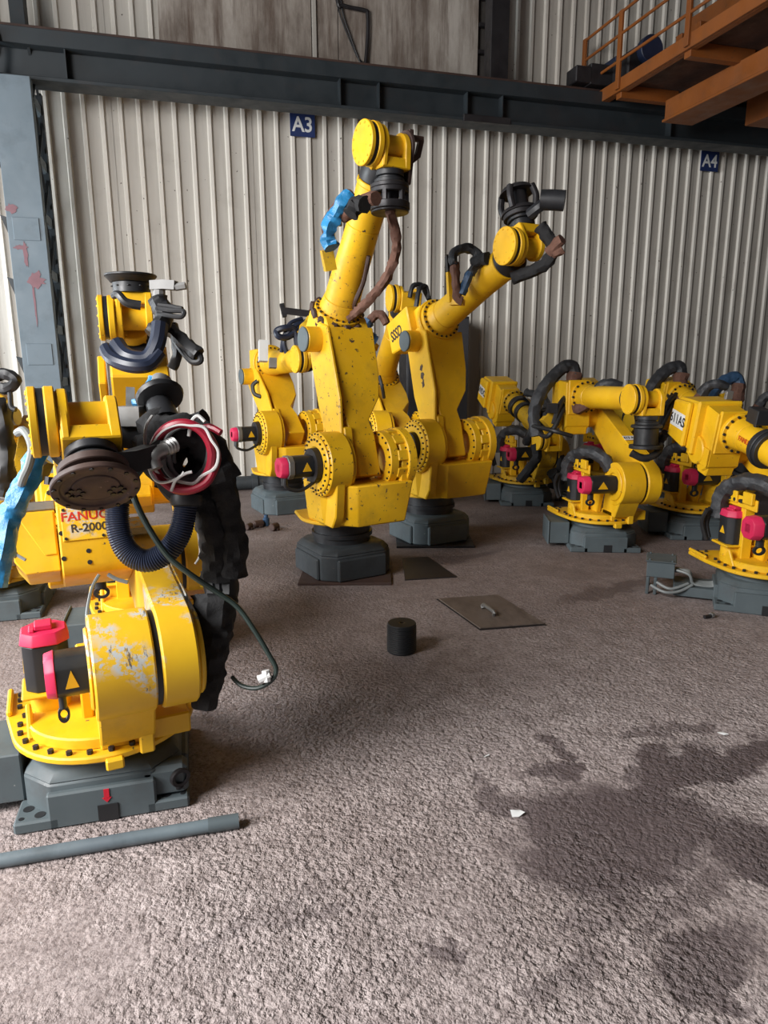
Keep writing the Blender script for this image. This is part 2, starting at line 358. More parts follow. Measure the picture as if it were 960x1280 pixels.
# ------------------------------------------------------------------ robots: shared shapes
def tri_label(o, x, y, s=.045):
    """small yellow warning triangle with a dark mark, as two thin pieces"""
    F_ = frame(o, x, y)
    a = MB().prism([(-s * .6, -s * .5), (s * .6, -s * .5), (0, s * .6)], 'XY', -.001, .002).move(F_)
    return a
def wrist_cover(): return MB().cyl((0, -.215, 0), (0, -.180, 0), .158, n=36).bolts((0, -.215, 0), (0, -1, 0), .135, 12, .010, .008).mesh('cover', YEL, .006)
def wrist_band(): return MB().cyl((0, -.180, 0), (0, -.148, 0), .150, n=36).mesh('band', BLACK)
def wrist_housing():
    return (MB().cyl((0, -.150, 0), (0, -.105, 0), .158, n=36).prism(hull(circ(0, 0, .135) + [(-.15, -.095), (-.15, .095)]), 'XZ', -.135, -.062)
            .cyl((-.17, 0, 0), (-.10, 0, 0), .105).prism(hull([(-.17, -.10), (-.09, -.14), (-.05, -.12), (-.17, .10)]), 'XY', -.075, .075).mesh('wrist_housing', YEL, .006))
def wrist_waist(): return MB().cyl((0, -.065, 0), (0, .105, 0), .085).mesh('waist', YEL, .004)
def yoke():
    return (MB().ring((0, 0, 0), (0, 1, 0), -.100, -.055, .09, .145).prism(hull(circ(.01, 0, .118) + [(.17, -.105), (.17, .105)]), 'XZ', .100, .150)
            .b(.095, .172, -.100, .150, -.105, .105).prism(hull(circ(0, 0, .145) + [(.17, -.105), (.17, .105)]), 'XZ', -.095, -.06)
            .mesh('wrist_yoke', YEL, .007))
def flange(): return (MB().cyl((.172, .02, 0), (.215, .02, 0), .112).cyl((.215, .02, 0), (.235, .02, 0), .095).cyl((.235, .02, 0), (.268, .02, 0), .118)
                      .bolts((.268, .02, 0), (1, 0, 0), .085, 10, .009, .006).mesh('tool_flange', BLACK, .004))
def wrist_parts(root, MJ5, j4, j5, ws=.80):
    """MJ5: forearm-fixed frame at the wrist axis"""
    M4 = MJ5 @ Matrix.Scale(ws, 4) @ RX(j4); M5 = M4 @ RY(j5)
    h = obj('wrist_housing', cached('wh', wrist_housing), root, M4)
    obj('cover', cached('wc', wrist_cover), h); obj('seal_band', cached('wb', wrist_band), h); obj('waist', cached('ww', wrist_waist), h)
    y = obj('wrist_yoke', cached('yk', yoke), root, M5)
    return M4, M5, y
# ---- six-axis robot with the arm beside its shoulder drum
def a_base():
    m = MB().prism(octa(-.30, .30, -.30, .30, .11), 'XY', 0.03, .19).prism(octa(-.30, .30, -.30, .30, .11), 'XY', .19, .235, .88)
    for sx in (-1, 1):
        for sy in (-1, 1): m.b(sx * .16, sx * .325, sy * .16, sy * .325, 0, .052)
    m.b(-.20, .20, -.325, .325, 0, .16).b(-.325, .325, -.15, .15, 0, .15)
    return m.cyl((0, 0, .225), (0, 0, .262), .262, n=40).mesh('base', GREY, .008)
def a_base_holes():
    m = MB()
    for sx in (-1, 1):
        for sy in (-1, 1):
            m.cyl((sx * .285, sy * .235, .046), (sx * .285, sy * .235, .054), .020, n=16).cyl((sx * .235, sy * .285, .046), (sx * .235, sy * .285, .054), .020, n=16)
            m.cyl((sx * .30, sy * .295, .046), (sx * .30, sy * .295, .054), .010, n=12)
    return m.mesh('anchor_holes', RUBBER)
def a_pocket(): return MB().b(-.02, .055, -.329, -.30, .005, .080).mesh('fork_pocket', RUBBER)
def a_conn(far):
    def f():
        if not far: return MB().b(-.50, -.31, -.16, .16, .045, .27).b(-.512, -.50, -.175, .175, .035, .285).mesh('connector_box', GREY, .006)
        m = MB().b(-.80, -.60, -.12, .12, .15, .28).b(-.81, -.59, -.13, .13, .28, .29).b(-.60, -.31, -.14, .14, .02, .10)
        for x, y in ((-.785, -.11), (-.785, .11), (-.73, -.11)): m.b(x - .012, x + .012, y - .015, y + .015, 0, .15)
        for x, y in ((-.78, -.10), (-.78, .10), (-.62, -.10), (-.62, .10)): m.cyl((x, y, .285), (x, y, .302), .010, n=6)
        return m.mesh('connector_box', GREY, .006)
    return f
def a_conn_cables():
    m = MB()
    for k in range(4):
        y = -.10 + k * .035
        m.tube([(-.60, y * .8, .22 - .02 * (k % 2)), (-.50, y - .01, .20), (-.47, y, .13), (-.42, y, .115), (-.32, y + .01, .12), (-.24, y, .20)], .011, 8)
    m.tube([(-.76, -.15, .09), (-.66, -.20, .06), (-.56, -.17, .07), (-.47, -.12, .12)], .012, 8).tube([(-.72, -.15, .12), (-.62, -.19, .09), (-.5, -.13, .13)], .012, 8)
    return m.mesh('connector_cables', GREYC)
def a_collar(): return MB().cyl((0, 0, .255), (0, 0, .298), .245, n=40).mesh('collar', GREY_DK)
def a_turn(mat):
    def f():
        fl = hull(circ(0, 0, .325, 44) + [(-.335, -.345), (-.335, -.20), (-.12, -.345)])
        m = MB().prism(fl, 'XY', .296, .322).cyl((0, 0, .32), (0, 0, .365), .272, n=40)
        m.prism(hull(circ(.30, .64, .155) + [(.12, .36), (.33, .36)]), 'XZ', -.04, .140)
        m.prism([(-.10, .36), (.10, .36), (.18, .62), (.10, .66)], 'XZ', -.085, -.045)
        m.b(.10, .285, -.04, .27, .32, .40).b(.28, .335, .085, .135, .30, .385).b(.30, .345, -.03, .03, .27, .31)
        m.cyl((-.08, -.185, .32), (-.08, -.185, .435), .070).b(-.175, .015, -.28, -.09, .432, .448)
        m.prism([(-.06, .322), (.10, .322), (.02, .43)], 'XZ', -.27, -.25)
        m.b(-.335, -.12, -.345, -.325, .322, .345)
        return m.mesh('turntable', mat, .006)
    return f
def a_drum(mat):
    return lambda: MB().cyl((.30, -.045, .64), (.30, .145, .64), .178, n=48).ring((.30, -.045, .64), (0, -1, 0), 0, .012, .09, .14).mesh('shoulder_drum', mat, .010)
def a_turn_bolts():
    m = MB()
    for k in range(16):
        a = -1.9 + k * .235
        m.cyl((.297 * cos(a), .297 * sin(a), .318), (.297 * cos(a), .297 * sin(a), .336), .011, n=6)
    for (x, y) in ((-.29, -.30), (-.24, -.30), (-.29, -.24), (-.18, -.30)): m.cyl((x, y, .32), (x, y, .336), .010, n=6)
    return m.mesh('bolts', IRON)
def a_gap(): return MB().cyl((.30, .143, .64), (.30, .166, .64), .164, n=40).mesh('shaft_seal', RUBBER)
def motor_body(axis, half, L):
    o = octa(-half, half, -half, half, half * .45)
    return lambda: MB().prism(o, axis, 0, L).mesh('motor', BLACK, .004)
def motor_cap(axis, half, L):
    o = octa(-half, half, -half, half, half * .5)
    def f():
        m = MB().prism(o, axis, 0, L, .9)
        if axis == 'XY': m.b(-.035, .035, -.03, .03, L, L + .022).b(-.02, .045, -.05, -.03, 0, L + .01)
        else: m.b(-.028, .028, L, L + .018, -.03, .03)
        return m.mesh('motor_cap', PINK, .004)
    return f
def a_bracket(): return (MB().b(-.17, .16, -.20, -.187, .70, .775).b(-.13, -.04, -.215, -.20, .725, .80).b(.04, .14, -.225, -.20, .74, .815)
                         .b(-.02, .03, -.187, -.12, .36, .76).b(-.20, -.17, -.23, -.16, .68, .78).mesh('cable_bracket', YEL, .004))
def a_bracket_holes():
    m = MB()
    for x in (-.11, -.06, .0, .02): m.cyl((x, -.188, .745), (x, -.218, .745), .012, n=12)
    return m.mesh('bracket_holes', RUBBER)
def a_arm(mat):
    def f():
        m = MB().prism(hull(circ(0, 0, .178, 36) + circ(.02, 1.0, .115, 24)), 'XZ', .164, .285)
        m.prism(hull(circ(0, 0, .155, 36) + circ(.0, .34, .13, 20)), 'XZ', .285, .308)
        m.prism([(-.15, .12), (.172, .10), (.15, .46), (.13, .56), (-.10, .62)], 'XZ', .285, .300)
        m.cyl((0, .02, 1.0), (0, .285, 1.0), .105)
        return m.mesh('lower_arm', mat, .010)
    return f
def a_plate(): return MB().b(.222, .225, .11, .21, .42, .55).mesh('rating_plate', BLACK)
def a_housing():
    m = MB().prism([(-.16, -.08), (.10, -.13), (.16, -.08), (.16, .31), (-.02, .33), (-.16, .28)], 'XZ', -.175, .06)
    m.cyl((0, -.20, 0), (0, .20, 0), .105).b(.14, .17, -.155, .05, .02, .33).prism([(.02, -.16), (.13, -.16), (.155, -.06), (-.05, -.06)], 'XZ', -.16, .045)
    return m.mesh('forearm_housing', YEL, .008)
def a_cover_box():
    p = [(-.34, .0), (-.02, -.035), (-.02, .345), (-.32, .31)]
    return (MB().prism(p, 'XZ', -.22, .085).prism([(-.33, .012), (-.09, -.015), (-.09, .325), (-.31, .295)], 'XZ', -.262, -.215)
            .b(-.03, .0, -.235, .095, -.045, .355).mesh('rear_cover', YEL, .014))
def a_fore(mat, L=1.2):
    def f():
        z = .18
        return (MB().cyl((.165, 0, z), (.200, 0, z), .142, n=36).cyl((.200, 0, z), (.30, 0, z), .118, .102).cyl((.30, 0, z), (L - .24, 0, z), .100, .090)
                .cyl((L - .26, 0, z), (L - .22, 0, z), .100).mesh('forearm', mat, .004))
    return f
def a_fore_bolts(): return MB().bolts((.200, 0, .18), (1, 0, 0), .130, 16, .010, .012).mesh('bolts', IRON)
def a_collar2(L=1.2): return lambda: MB().cyl((L - .22, 0, .18), (L - .13, 0, .18), .108, n=32).mesh('wrist_collar', BLACK, .006)
def robot_a(label, base, turn, a2, p3, j4, j5, old=False, base_rot=0.0, scuff=False, cover=True, group=None, far=True, ws=.72, m2s=1.3, bracket=True):
    root = thing('industrial_robot', label, 'robot', (base[0], base[1], 0), base_rot, group)
    mat = YEL_OLD if old else YEL; sm = YEL_SCUFF if scuff else mat; k = 's' if scuff else ('o' if old else 'n')
    M1 = T((0, 0, -.05)) @ RZ(turn - base_rot)
    bs = obj('base', cached('ab', a_base), root, Matrix.Diagonal((.90, .90, .832, 1)))
    obj('anchor_holes', cached('abh', a_base_holes), bs, kind='stuff'); obj('fork_pocket', cached('abp', a_pocket), bs)
    cb = obj('connector_box', cached('abc%d' % far, a_conn(far)), bs)
    if far: obj('connector_cables', cached('abcc', a_conn_cables), cb, kind='stuff')
    obj('collar', cached('abl', a_collar), bs)
    tt = obj('turntable', cached('at' + k, a_turn(mat)), root, M1)
    obj('shoulder_drum', cached('ad' + k, a_drum(sm)), tt); obj('bolts', cached('atb', a_turn_bolts), tt, kind='stuff')
    obj('shaft_seal', cached('ag', a_gap), tt)
    if bracket:
        br = obj('cable_bracket', cached('abr', a_bracket), root, M1); obj('bracket_holes', cached('abrh', a_bracket_holes), br, kind='stuff')
    m1 = obj('motor', cached('m1', motor_body('XY', .078, .18)), root, M1 @ T((-.08, -.185, .448)))
    obj('motor_cap', cached('c1', motor_cap('XY', .085, .045)), m1, T((0, 0, .18)), 'pink red motor cap')
    obj('warning_label', cached('wl1', lambda: tri_label((0, -.0785, .09), (1, 0, 0), (0, 0, 1)).mesh('warning_label', YEL)), m1)
    m2 = obj('motor', cached('m2', motor_body('XZ', .070, -.175)), root, M1 @ T((.30, -.045, .64)) @ Matrix.Diagonal((1, m2s, 1, 1)))
    obj('motor_cap', cached('c2', motor_cap('XZ', .074, -.05)), m2, T((0, -.175, 0)), 'pink red motor cap')
    obj('warning_label', cached('wl2', lambda: tri_label((.0705, -.10, 0), (0, 1, 0), (0, 0, 1), .055).mesh('warning_label', YEL)), m2)
    obj('plug', cached('pl2', lambda: MB().cyl((.0, -.155, -.065), (0, -.155, -.12), .020).ring((0, -.155, -.145), (1, 0, 0), -.008, .008, .018, .030).mesh('plug', RUBBER)), m2)
    M2 = M1 @ T((.30, 0, .64)) @ RY(a2)
    la = obj('lower_arm', cached('aa' + k, a_arm(sm)), root, M2)
    M3 = M1 @ T((.30, 0, .64)) @ RY(a2) @ T((0, 0, 1.0)) @ RY(-a2) @ RY(-p3)
    hs = obj('forearm_housing', cached('ah', a_housing), root, M3)
    if cover: obj('rear_cover', cached('acb', a_cover_box), hs)
    fa = obj('forearm', cached('af' + k, a_fore(mat)), root, M3); obj('bolts', cached('afb', a_fore_bolts), fa, kind='stuff')
    obj('wrist_collar', cached('ac2', a_collar2()), fa)
    M4, M5, y = wrist_parts(root, M3 @ T((1.2, 0, .18)), j4, j5, ws)
    return dict(root=root, M1=M1, M2=M2, M3=M3, M4=M4, M5=M5, yoke=y, arm=la, housing=hs, fore=fa, base=bs, turn=tt, W=root.matrix_basis.copy())
# ---- six-axis robot with the arm between two shoulder cheeks
BL2, BL3, BO3, BZ = .87, 1.30, .15, .87
def b_base(mat): return lambda: (MB().prism(octa(-.31, .31, -.29, .29, .09), 'XY', 0.0, .185).prism(octa(-.31, .31, -.29, .29, .09), 'XY', .185, .235, .86)
                      .b(.12, .33, -.20, .20, 0, .165).b(-.20, .20, -.31, .31, 0, .16).mesh('base', mat, .010))
def b_column(): return MB().cyl((0, 0, .22), (0, 0, .405), .215, n=40).ring((0, 0, .28), (0, 0, 1), 0, .03, .2, .232).mesh('column', BLACK)
def b_turn():
    m = MB().prism(hull(circ(0, 0, .325, 40) + [(-.30, -.26), (-.30, .26)]), 'XY', .405, .432).cyl((.1, 0, .43), (.1, 0, .50), .26)
    for s0, s1 in ((-.285, -.215), (.225, .30)):
        m.prism(hull(circ(.30, BZ, .20, 32) + [(.47, .72), (.46, .52), (.40, .432), (.02, .432), (-.02, .52)]), 'XZ', s0, s1)
    m.b(.0, .42, -.23, .24, .45, .60)
    return m.mesh('turntable', YEL, .008)
def b_front(mat):
    def f():
        t = [(.02, -.325), (.30, -.330), (.535, -.150), (.535, .300), (.40, .335), (.02, .335)]
        u = [(.02, -.290), (.28, -.295), (.500, -.130), (.500, .255), (.36, .290), (.02, .290)]
        n = 6
        return MB().add([(x, y, .735) for x, y in t] + [(x, y, .440) for x, y in u], [tuple(range(n)), tuple(range(2 * n - 1, n - 1, -1))] + [(i, (i + 1) % n, (i + 1) % n + n, i + n) for i in range(n)]).mesh('front_cover', mat, .010)
    return f
def b_drum(mat): return lambda: MB().cyl((.30, -.335, BZ), (.30, -.165, BZ), .222, n=44).ring((.30, -.335, BZ), (0, -1, 0), 0, .016, .12, .20).cyl((.30, -.165, BZ), (.30, -.135, BZ), .205, n=44).mesh('shoulder_drum', mat, .008)
def b_drum_bolts(): return MB().bolts((.30, -.351, BZ), (0, -1, 0), .175, 24, .008, .009).bolts((.30, -.335, BZ), (0, -1, 0), .211, 28, .006, .008).mesh('bolts', IRON)
def b_hub(): return MB().cyl((.30, -.39, BZ), (.30, -.335, BZ), .118, n=20).mesh('gear_hub', IRON)
def b_ring(mat):
    def f():
        m = MB().ring((.30, 0, BZ), (0, 1, 0), .135, .205, .12, .205, 40).ring((.30, 0, BZ), (0, 1, 0), .275, .345, .10, .225, 40)
        m.cyl((.30, .20, BZ), (.30, .28, BZ), .10)
        for k in range(5):
            a = -1.0 + k * .62; m.box((.30 + .185 * cos(a), .24, BZ + .185 * sin(a)), (.05, .09, .075), RY(-a).to_3x3())
        return m.mesh('bearing_ring', mat, .006)
    return f
def b_ring_bolts(): return MB().bolts((.30, .205, BZ), (0, 1, 0), .19, 22, .006, .006).bolts((.30, .135, BZ), (0, -1, 0), .19, 22, .008, .008).bolts((.30, .275, BZ), (0, -1, 0), .20, 22, .008, .008).mesh('bolts', IRON)
def b_arm(mat):
    def f():
        o = [(-.16, .93), (-.13, .55), (-.12, .42), (-.115, .26), (-.075, .12), (-.075, -.12), (.095, -.12), (.095, .16), (.065, .27), (.17, .43), (.19, .60), (.195, .93)]
        n = len(o); XF = lambda z: .10 + .05 * max(0, min(1, (z - .2) / .5)); XB = lambda z: -.10 - .06 * max(0, min(1, (z - .25) / .5))
        m = MB().add([(XF(z), y, z) for y, z in o] + [(XB(z), y, z) for y, z in o], [tuple(range(n)), tuple(range(2 * n - 1, n - 1, -1))] + [(i, (i + 1) % n, (i + 1) % n + n, i + n) for i in range(n)])
        m.prism([(-.17, .94), (-.165, .45), (-.12, .25), (-.13, .02), (-.05, -.03), (.09, -.02), (.115, .2), (.17, .42), (.155, .93), (.05, 1.0)], 'XZ', -.178, -.150)
        m.prism([(.02, .06), (.11, .04), (.13, .22), (.05, .26)], 'XZ', -.155, -.09)
        for y0, y1 in ((-.165, -.095), (.125, .195)): m.prism(hull(circ(0, BL2 + .03, .10, 20) + [(-.14, .86), (.14, .86)]), 'XZ', y0, y1)
        for y0, y1 in ((-.160, -.100), (.105, .165)): m.prism(hull(circ(.075, .975, .055, 16) + [(.02, .88), (.15, .88)]), 'XZ', y0, y1)
        m.b(-.165, -.02, -.16, .19, .88, .97)
        return m.mesh('lower_arm', mat, .008)
    return f
def b_pivot(): return MB().cyl((0, -.285, BL2 + .02), (0, -.165, BL2 + .02), .088, n=28).mesh('elbow_pivot', YEL, .004)
def b_pivot_cap(): return MB().cyl((0, -.30, BL2 + .02), (0, -.285, BL2 + .02), .086, n=28).mesh('pivot_cap', GREY, .004)
def b_elbow(): return MB().cyl((0, -.10, 0), (0, .13, 0), .125).prism(hull([(-.16, -.05), (.06, -.11), (.10, -.06), (.10, .30), (-.16, .30)]), 'XZ', -.145, .175).cyl((.09, 0, BO3), (.13, 0, BO3), .195, n=36).mesh('forearm_housing', YEL, .008)
def b_box(): return MB().prism([(-.38, .06), (-.12, .03), (.0, .08), (.0, .34), (-.38, .34)], 'XZ', -.215, .04).mesh('rear_box', YEL, .010)
def b_fore(mat): return lambda: (MB().cyl((.13, 0, BO3), (.17, 0, BO3), .175, n=36).cyl((.17, 0, BO3), (.26, 0, BO3), .145, .128).cyl((.26, 0, BO3), (.80, 0, BO3), .126, .112)
        .cyl((.80, 0, BO3), (1.06, 0, BO3), .112, .116).cyl((1.06, 0, BO3), (1.09, 0, BO3), .122).mesh('forearm', mat, .004))
def b_fore_bolts(): return MB().bolts((.17, 0, BO3), (1, 0, 0), .160, 22, .009, .010).mesh('bolts', IRON)
def b_collar(): return MB().cyl((1.09, 0, BO3), (1.19, 0, BO3), .116, n=32).mesh('wrist_collar', BLACK, .006)
def b_side(): return MB().b(.42, .60, -.175, -.115, BO3 - .10, BO3 + .05).mesh('hose_bracket', YEL, .004)
def robot_b(label, base, z0, turn, a2, p3, j4, j5, chip=False, dark=False, box=False, group=None):
    root = thing('industrial_robot', label, 'robot', (base[0], base[1], z0), turn, group)
    k = 'c' if chip else 'n'; mat = YEL_CHIP if chip else YEL
    bs = obj('base', cached('bb' + str(dark), b_base(GREY_DK if dark else GREY)), root); obj('column', cached('bc', b_column), bs)
    tt = obj('turntable', cached('bt', b_turn), root); obj('front_cover', cached('bf' + k, b_front(mat)), tt)
    obj('shoulder_drum', cached('bd' + k, b_drum(mat)), tt); obj('bolts', cached('bdb', b_drum_bolts), tt, kind='stuff')
    obj('gear_hub', cached('bh', b_hub), tt); br = obj('bearing_ring', cached('bri' + k, b_ring(mat)), root); obj('bolts', cached('brb', b_ring_bolts), br, kind='stuff')
    m2 = obj('motor', cached('bm', motor_body('XZ', .072, -.15)), root, T((.30, -.385, BZ)))
    obj('end_plate', cached('bmp', lambda: MB().prism(octa(-.076, .076, -.076, .076, .035), 'XZ', 0, -.04).mesh('end_plate', STEEL, .003)), m2, T((0, -.15, 0)))
    obj('motor_cap', cached('bmc', motor_cap('XZ', .07, -.05)), m2, T((0, -.19, 0)), 'pink red motor cap')
    obj('warning_label', cached('bwl', lambda: tri_label((.0725, -.06, 0), (0, 1, 0), (0, 0, 1), .055).mesh('warning_label', YEL)), m2)
    obj('motor_cable', cached('bca', lambda: MB().tube([(.02, -.20, -.06), (.03, -.20, -.13), (.03, -.10, -.16), (.02, .0, -.12), (.0, .04, -.10)], .013, 8).cyl((.0, -.20, -.07), (.0, -.20, -.12), .022).mesh('motor_cable', RUBBER)), m2)
    M2 = T((.30, 0, BZ)) @ RY(a2)
    la = obj('lower_arm', cached('ba' + k, b_arm(mat)), root, M2)
    pv = obj('elbow_pivot', cached('bpv', b_pivot), la); obj('pivot_cap', cached('bpc', b_pivot_cap), root, M2)
    M3 = M2 @ T((0, 0, BL2)) @ RY(-a2) @ RY(-p3)
    hs = obj('forearm_housing', cached('be', b_elbow), root, M3)
    if box: obj('rear_box', cached('bbx', b_box), hs)
    fa = obj('forearm', cached('bfo' + k, b_fore(mat)), root, M3); obj('bolts', cached('bfb', b_fore_bolts), fa, kind='stuff'); obj('wrist_collar', cached('bco', b_collar), fa)
    M4, M5, y = wrist_parts(root, M3 @ T((BL3, 0, BO3)), j4, j5)
    return dict(root=root, M2=M2, M3=M3, M4=M4, M5=M5, yoke=y, arm=la, housing=hs, fore=fa, base=bs, turn=tt, W=root.matrix_basis.copy())
def dress(R, name, mb, mat, label=None, parent=None, bev=0.0):
    """a part modelled at its place in the hall, handed to robot R"""
    return obj(name, mb.move(R['W'].inverted()).mesh(name, mat, bev), R['root'] if parent is None else parent, None, label)
def px(*pts): return [at(a, b, c) for a, b, c in pts]
# ------------------------------------------------------------------ setting
WY = 9.05
T1_XY, T2_XY = (1.10, 5.07), (2.08, 5.84)
def structure(name, me, parent=None, label=None):
    o = obj(name, me, parent, None, label)
    if parent is None: o['kind'] = 'structure'
    return o
import numpy as np
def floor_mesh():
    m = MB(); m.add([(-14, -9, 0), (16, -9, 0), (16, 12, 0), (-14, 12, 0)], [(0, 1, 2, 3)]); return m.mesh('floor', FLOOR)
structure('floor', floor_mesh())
back = structure('wall_back', MB().b(-9, 15, WY + .035, WY + .075, 0, 9).mesh('wall_back', plain('dark_wall_lining', (0.06, 0.055, 0.05), 0.9)))
PITCH_R = .193
def sheet(nr, z0, z1):
    """folded steel sheet: nr raised ribs between wide flats"""
    top = [(0, 0)]; rib = [False]
    for k in range(nr):
        c = (k + .5) * PITCH_R
        top += [(c - .030, 0), (c - .017, -.034), (c + .017, -.034), (c + .030, 0)]; rib += [True, True, True, False]
    top.append((nr * PITCH_R, 0)); n = len(top); m = MB()
    m.add([(a, b, z0) for a, b in top] + [(a, b, z1) for a, b in top], [(i, i + 1, i + 1 + n, i + n) for i in range(n - 1)])
    m.add([(a, b + .010, z0) for a, b in top] + [(a, b + .010, z1) for a, b in top], [(i + 1, i, i + n, i + 1 + n) for i in range(n - 1)])
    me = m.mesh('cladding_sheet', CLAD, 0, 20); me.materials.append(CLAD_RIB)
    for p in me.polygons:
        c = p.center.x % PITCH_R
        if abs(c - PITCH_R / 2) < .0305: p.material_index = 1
    return me
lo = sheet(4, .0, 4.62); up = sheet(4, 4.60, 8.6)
X0 = -1.248 - PITCH_R * .5 - .012
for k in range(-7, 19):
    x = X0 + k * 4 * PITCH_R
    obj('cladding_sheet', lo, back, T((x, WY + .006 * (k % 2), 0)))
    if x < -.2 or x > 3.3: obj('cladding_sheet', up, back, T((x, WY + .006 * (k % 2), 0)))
# old boards let into the upper wall, their batten and bracket
for x0, x1, dy in ((-.02, 1.70, 0), (1.75, 2.02, .012), (2.02, 3.80, .004)):
    obj('infill_board', MB().b(x0, x1 - .008, WY - .03 + dy, WY + .01 + dy, 4.70, 8.4).mesh('infill_board', PANEL, .004), back)
obj('batten', MB().b(1.70, 1.75, WY - .05, WY, 4.7, 8.4).mesh('batten', CLAD, .004), back)
for k in range(4): obj('louvre_slat', MB().b(3.80, 3.97, WY - .05, WY + .0, 5.02 + k * .30, 5.06 + k * .30).mesh('louvre_slat', IRON), back)
br = thing('pipe_bracket', 'bent dark steel pipe bracket fixed on the stained upper boards', 'bracket', (2.30, WY - .03, 5.05))
obj('bent_pipe', MB().tube([(.03, -.04, .0), (.06, -.04, .3), (.06, -.04, .52), (.03, -.04, .56), (-.22, -.04, .58), (-.30, -.04, .66), (-.30, -.04, 1.6)], .022, 10).mesh('bent_pipe', IRON), br)
obj('cable', MB().tube([(-.02, -.03, -.02), (-.14, -.03, .25), (-.26, -.03, .65), (-.28, -.03, 1.6)], .010, 8).mesh('cable', RUBBER), br)
obj('cable', MB().tube([(.0, -.02, .02), (-.10, -.03, .12), (-.33, -.03, .7), (-.36, -.03, 1.6)], .008, 8).mesh('cable', RUBBER), br)
# runway beam along the wall
BY = 8.5
beam = structure('trim_1', MB().b(-9, 15, BY - .16, BY + .16, 4.64, 4.79).b(-9, 15, BY - .02, BY + .03, 4.37, 4.66).b(-9, 15, BY - .14, BY + .16, 4.335, 4.37).mesh('runway_beam', BEAMP, .004))
beam['label'] = 'long blue grey runway beam along the back wall'
for x in (-3.6, -.94, 1.88, 2.33, 3.4, 3.85, 6.2, 9): obj('stiffener', MB().b(x - .006, x + .006, BY - .13, BY - .01, 4.37, 4.64).mesh('stiffener', BEAMP), beam)
obj('splice_plate', MB().b(3.35, 3.95, BY - .155, BY - .10, 4.325, 4.40).mesh('splice_plate', IRON, .004), beam)
obj('crane_rail', MB().b(-9, 15, BY - .03, BY + .03, 4.79, 4.86).mesh('crane_rail', RUSTY), beam)
# lattice column under the beam, and the upper columns
col = thing('lattice_column', 'blue grey lattice steel column at the left, faded red marks on its face', 'column', (-1.42, 8.35, 0))
obj('front_chord', MB().b(-.20, .15, -.07, -.04, 0, 4.335).b(-.20, -.17, -.04, .06, 0, 4.335).b(.12, .15, -.04, .06, 0, 4.335).mesh('front_chord', COLP, .004), col)
obj('rear_chord', MB().b(.06, .17, .46, .49, 0, 4.335).b(.14, .17, .40, .46, 0, 4.335).mesh('rear_chord', BEAMP), col)
for k in range(8):
    z = .25 + k * .56
    s = 1 if k % 2 else -1
    obj('lacing_bar', MB().tube([(.14, .02, z), (.15, .50, z + .52)], .022, 4, 1).mesh('lacing_bar', BEAMP), col)
    obj('lacing_bar', MB().tube([(.14, .50, z + .05), (.14, .02, z + .55)], .018, 4, 1).mesh('lacing_bar', BEAMP), col)
    obj('lacing_bar', MB().tube([(-.17, .02, z + .5), (-.11, .50, z)], .022, 4, 1).mesh('lacing_bar', BEAMP), col)
    obj('batten_plate', MB().b(.10, .155, .02, .50, z - .05, z + .04).mesh('batten_plate', COLP), col)
for k, z in enumerate((1.62, 2.42, 3.02, 3.62)):
    obj('gusset', MB().prism([(-.20, z), (-.26, z + .02), (-.20, z - .16)], 'XZ', -.06, .02).mesh('gusset', BEAMP), col)
for z in (1.55, 2.80): obj('cover_plate', MB().b(-.15, .10, -.079, -.07, z, z + .22).mesh('cover_plate', COLP, .004), col)
REDMARK = plain('faded_red_marking', (0.20, 0.10, 0.115), 0.7)
for (x, z, rx, rz) in ((-.14, 3.10, .06, .05), (-.06, 2.66, .025, .12), (-.10, 2.73, .07, .025), (.0, 2.40, .10, .06), (-.02, 2.2, .012, .22), (.02, 2.42, .05, .09)):
    mk = MB().prism([(x + rx * cos(t) * (.6 + .6 * random.random()), z + rz * sin(t) * (.6 + .6 * random.random())) for t in [i * pi / 9 for i in range(18)]], 'XZ', -.0740 - .0006 * x, -.0695)
    obj('red_mark', mk.mesh('red_mark', REDMARK), col, label='faded red paint mark')
structure('trim_2', MB().b(-1.44, -1.30, 8.55, 8.75, 4.79, 8.6).mesh('upper_column', BEAMP, .004))
structure('trim_3', MB().b(3.76, 3.99, 8.55, 8.75, 4.79, 8.6).mesh('upper_column', IRON, .004))
hn = thing('hanging_strap', 'short brown strap hanging from the beam beside the column top', 'strap', (-1.55, BY - .17, 4.6))
obj('strap', MB().tube([(0, -.01, .14), (.015, -.02, .05), (.0, -.015, -.10), (-.03, -.01, -.25)], .028, 6).mesh('strap', BROWN), hn)
# shed roof and side wall (outside the frame; they keep the sky off the upper wall)
structure('ceiling', MB().b(-9, 15, -9, 12, 8.6, 8.7).mesh('ceiling', plain('dusty_roof_sheet', (0.10, 0.095, 0.09), 0.8)))
structure('wall_right', MB().b(12, 12.1, -9, WY, 0, 8.6).mesh('wall_right', plain('dark_wall_sheet', (0.16, 0.15, 0.14), 0.8)))  # one even dark grey for the plain wall sheets
structure('wall_left', MB().b(-9.1, -9, -9, WY, 4.2, 8.6).mesh('wall_left', plain('dark_wall_sheet_left', (0.16, 0.15, 0.14), 0.8)))
structure('wall_front', MB().b(-9, 15, -9.1, -9, 4.6, 8.6).mesh('wall_front', plain('dark_wall_sheet_front', (0.16, 0.15, 0.14), 0.8)))
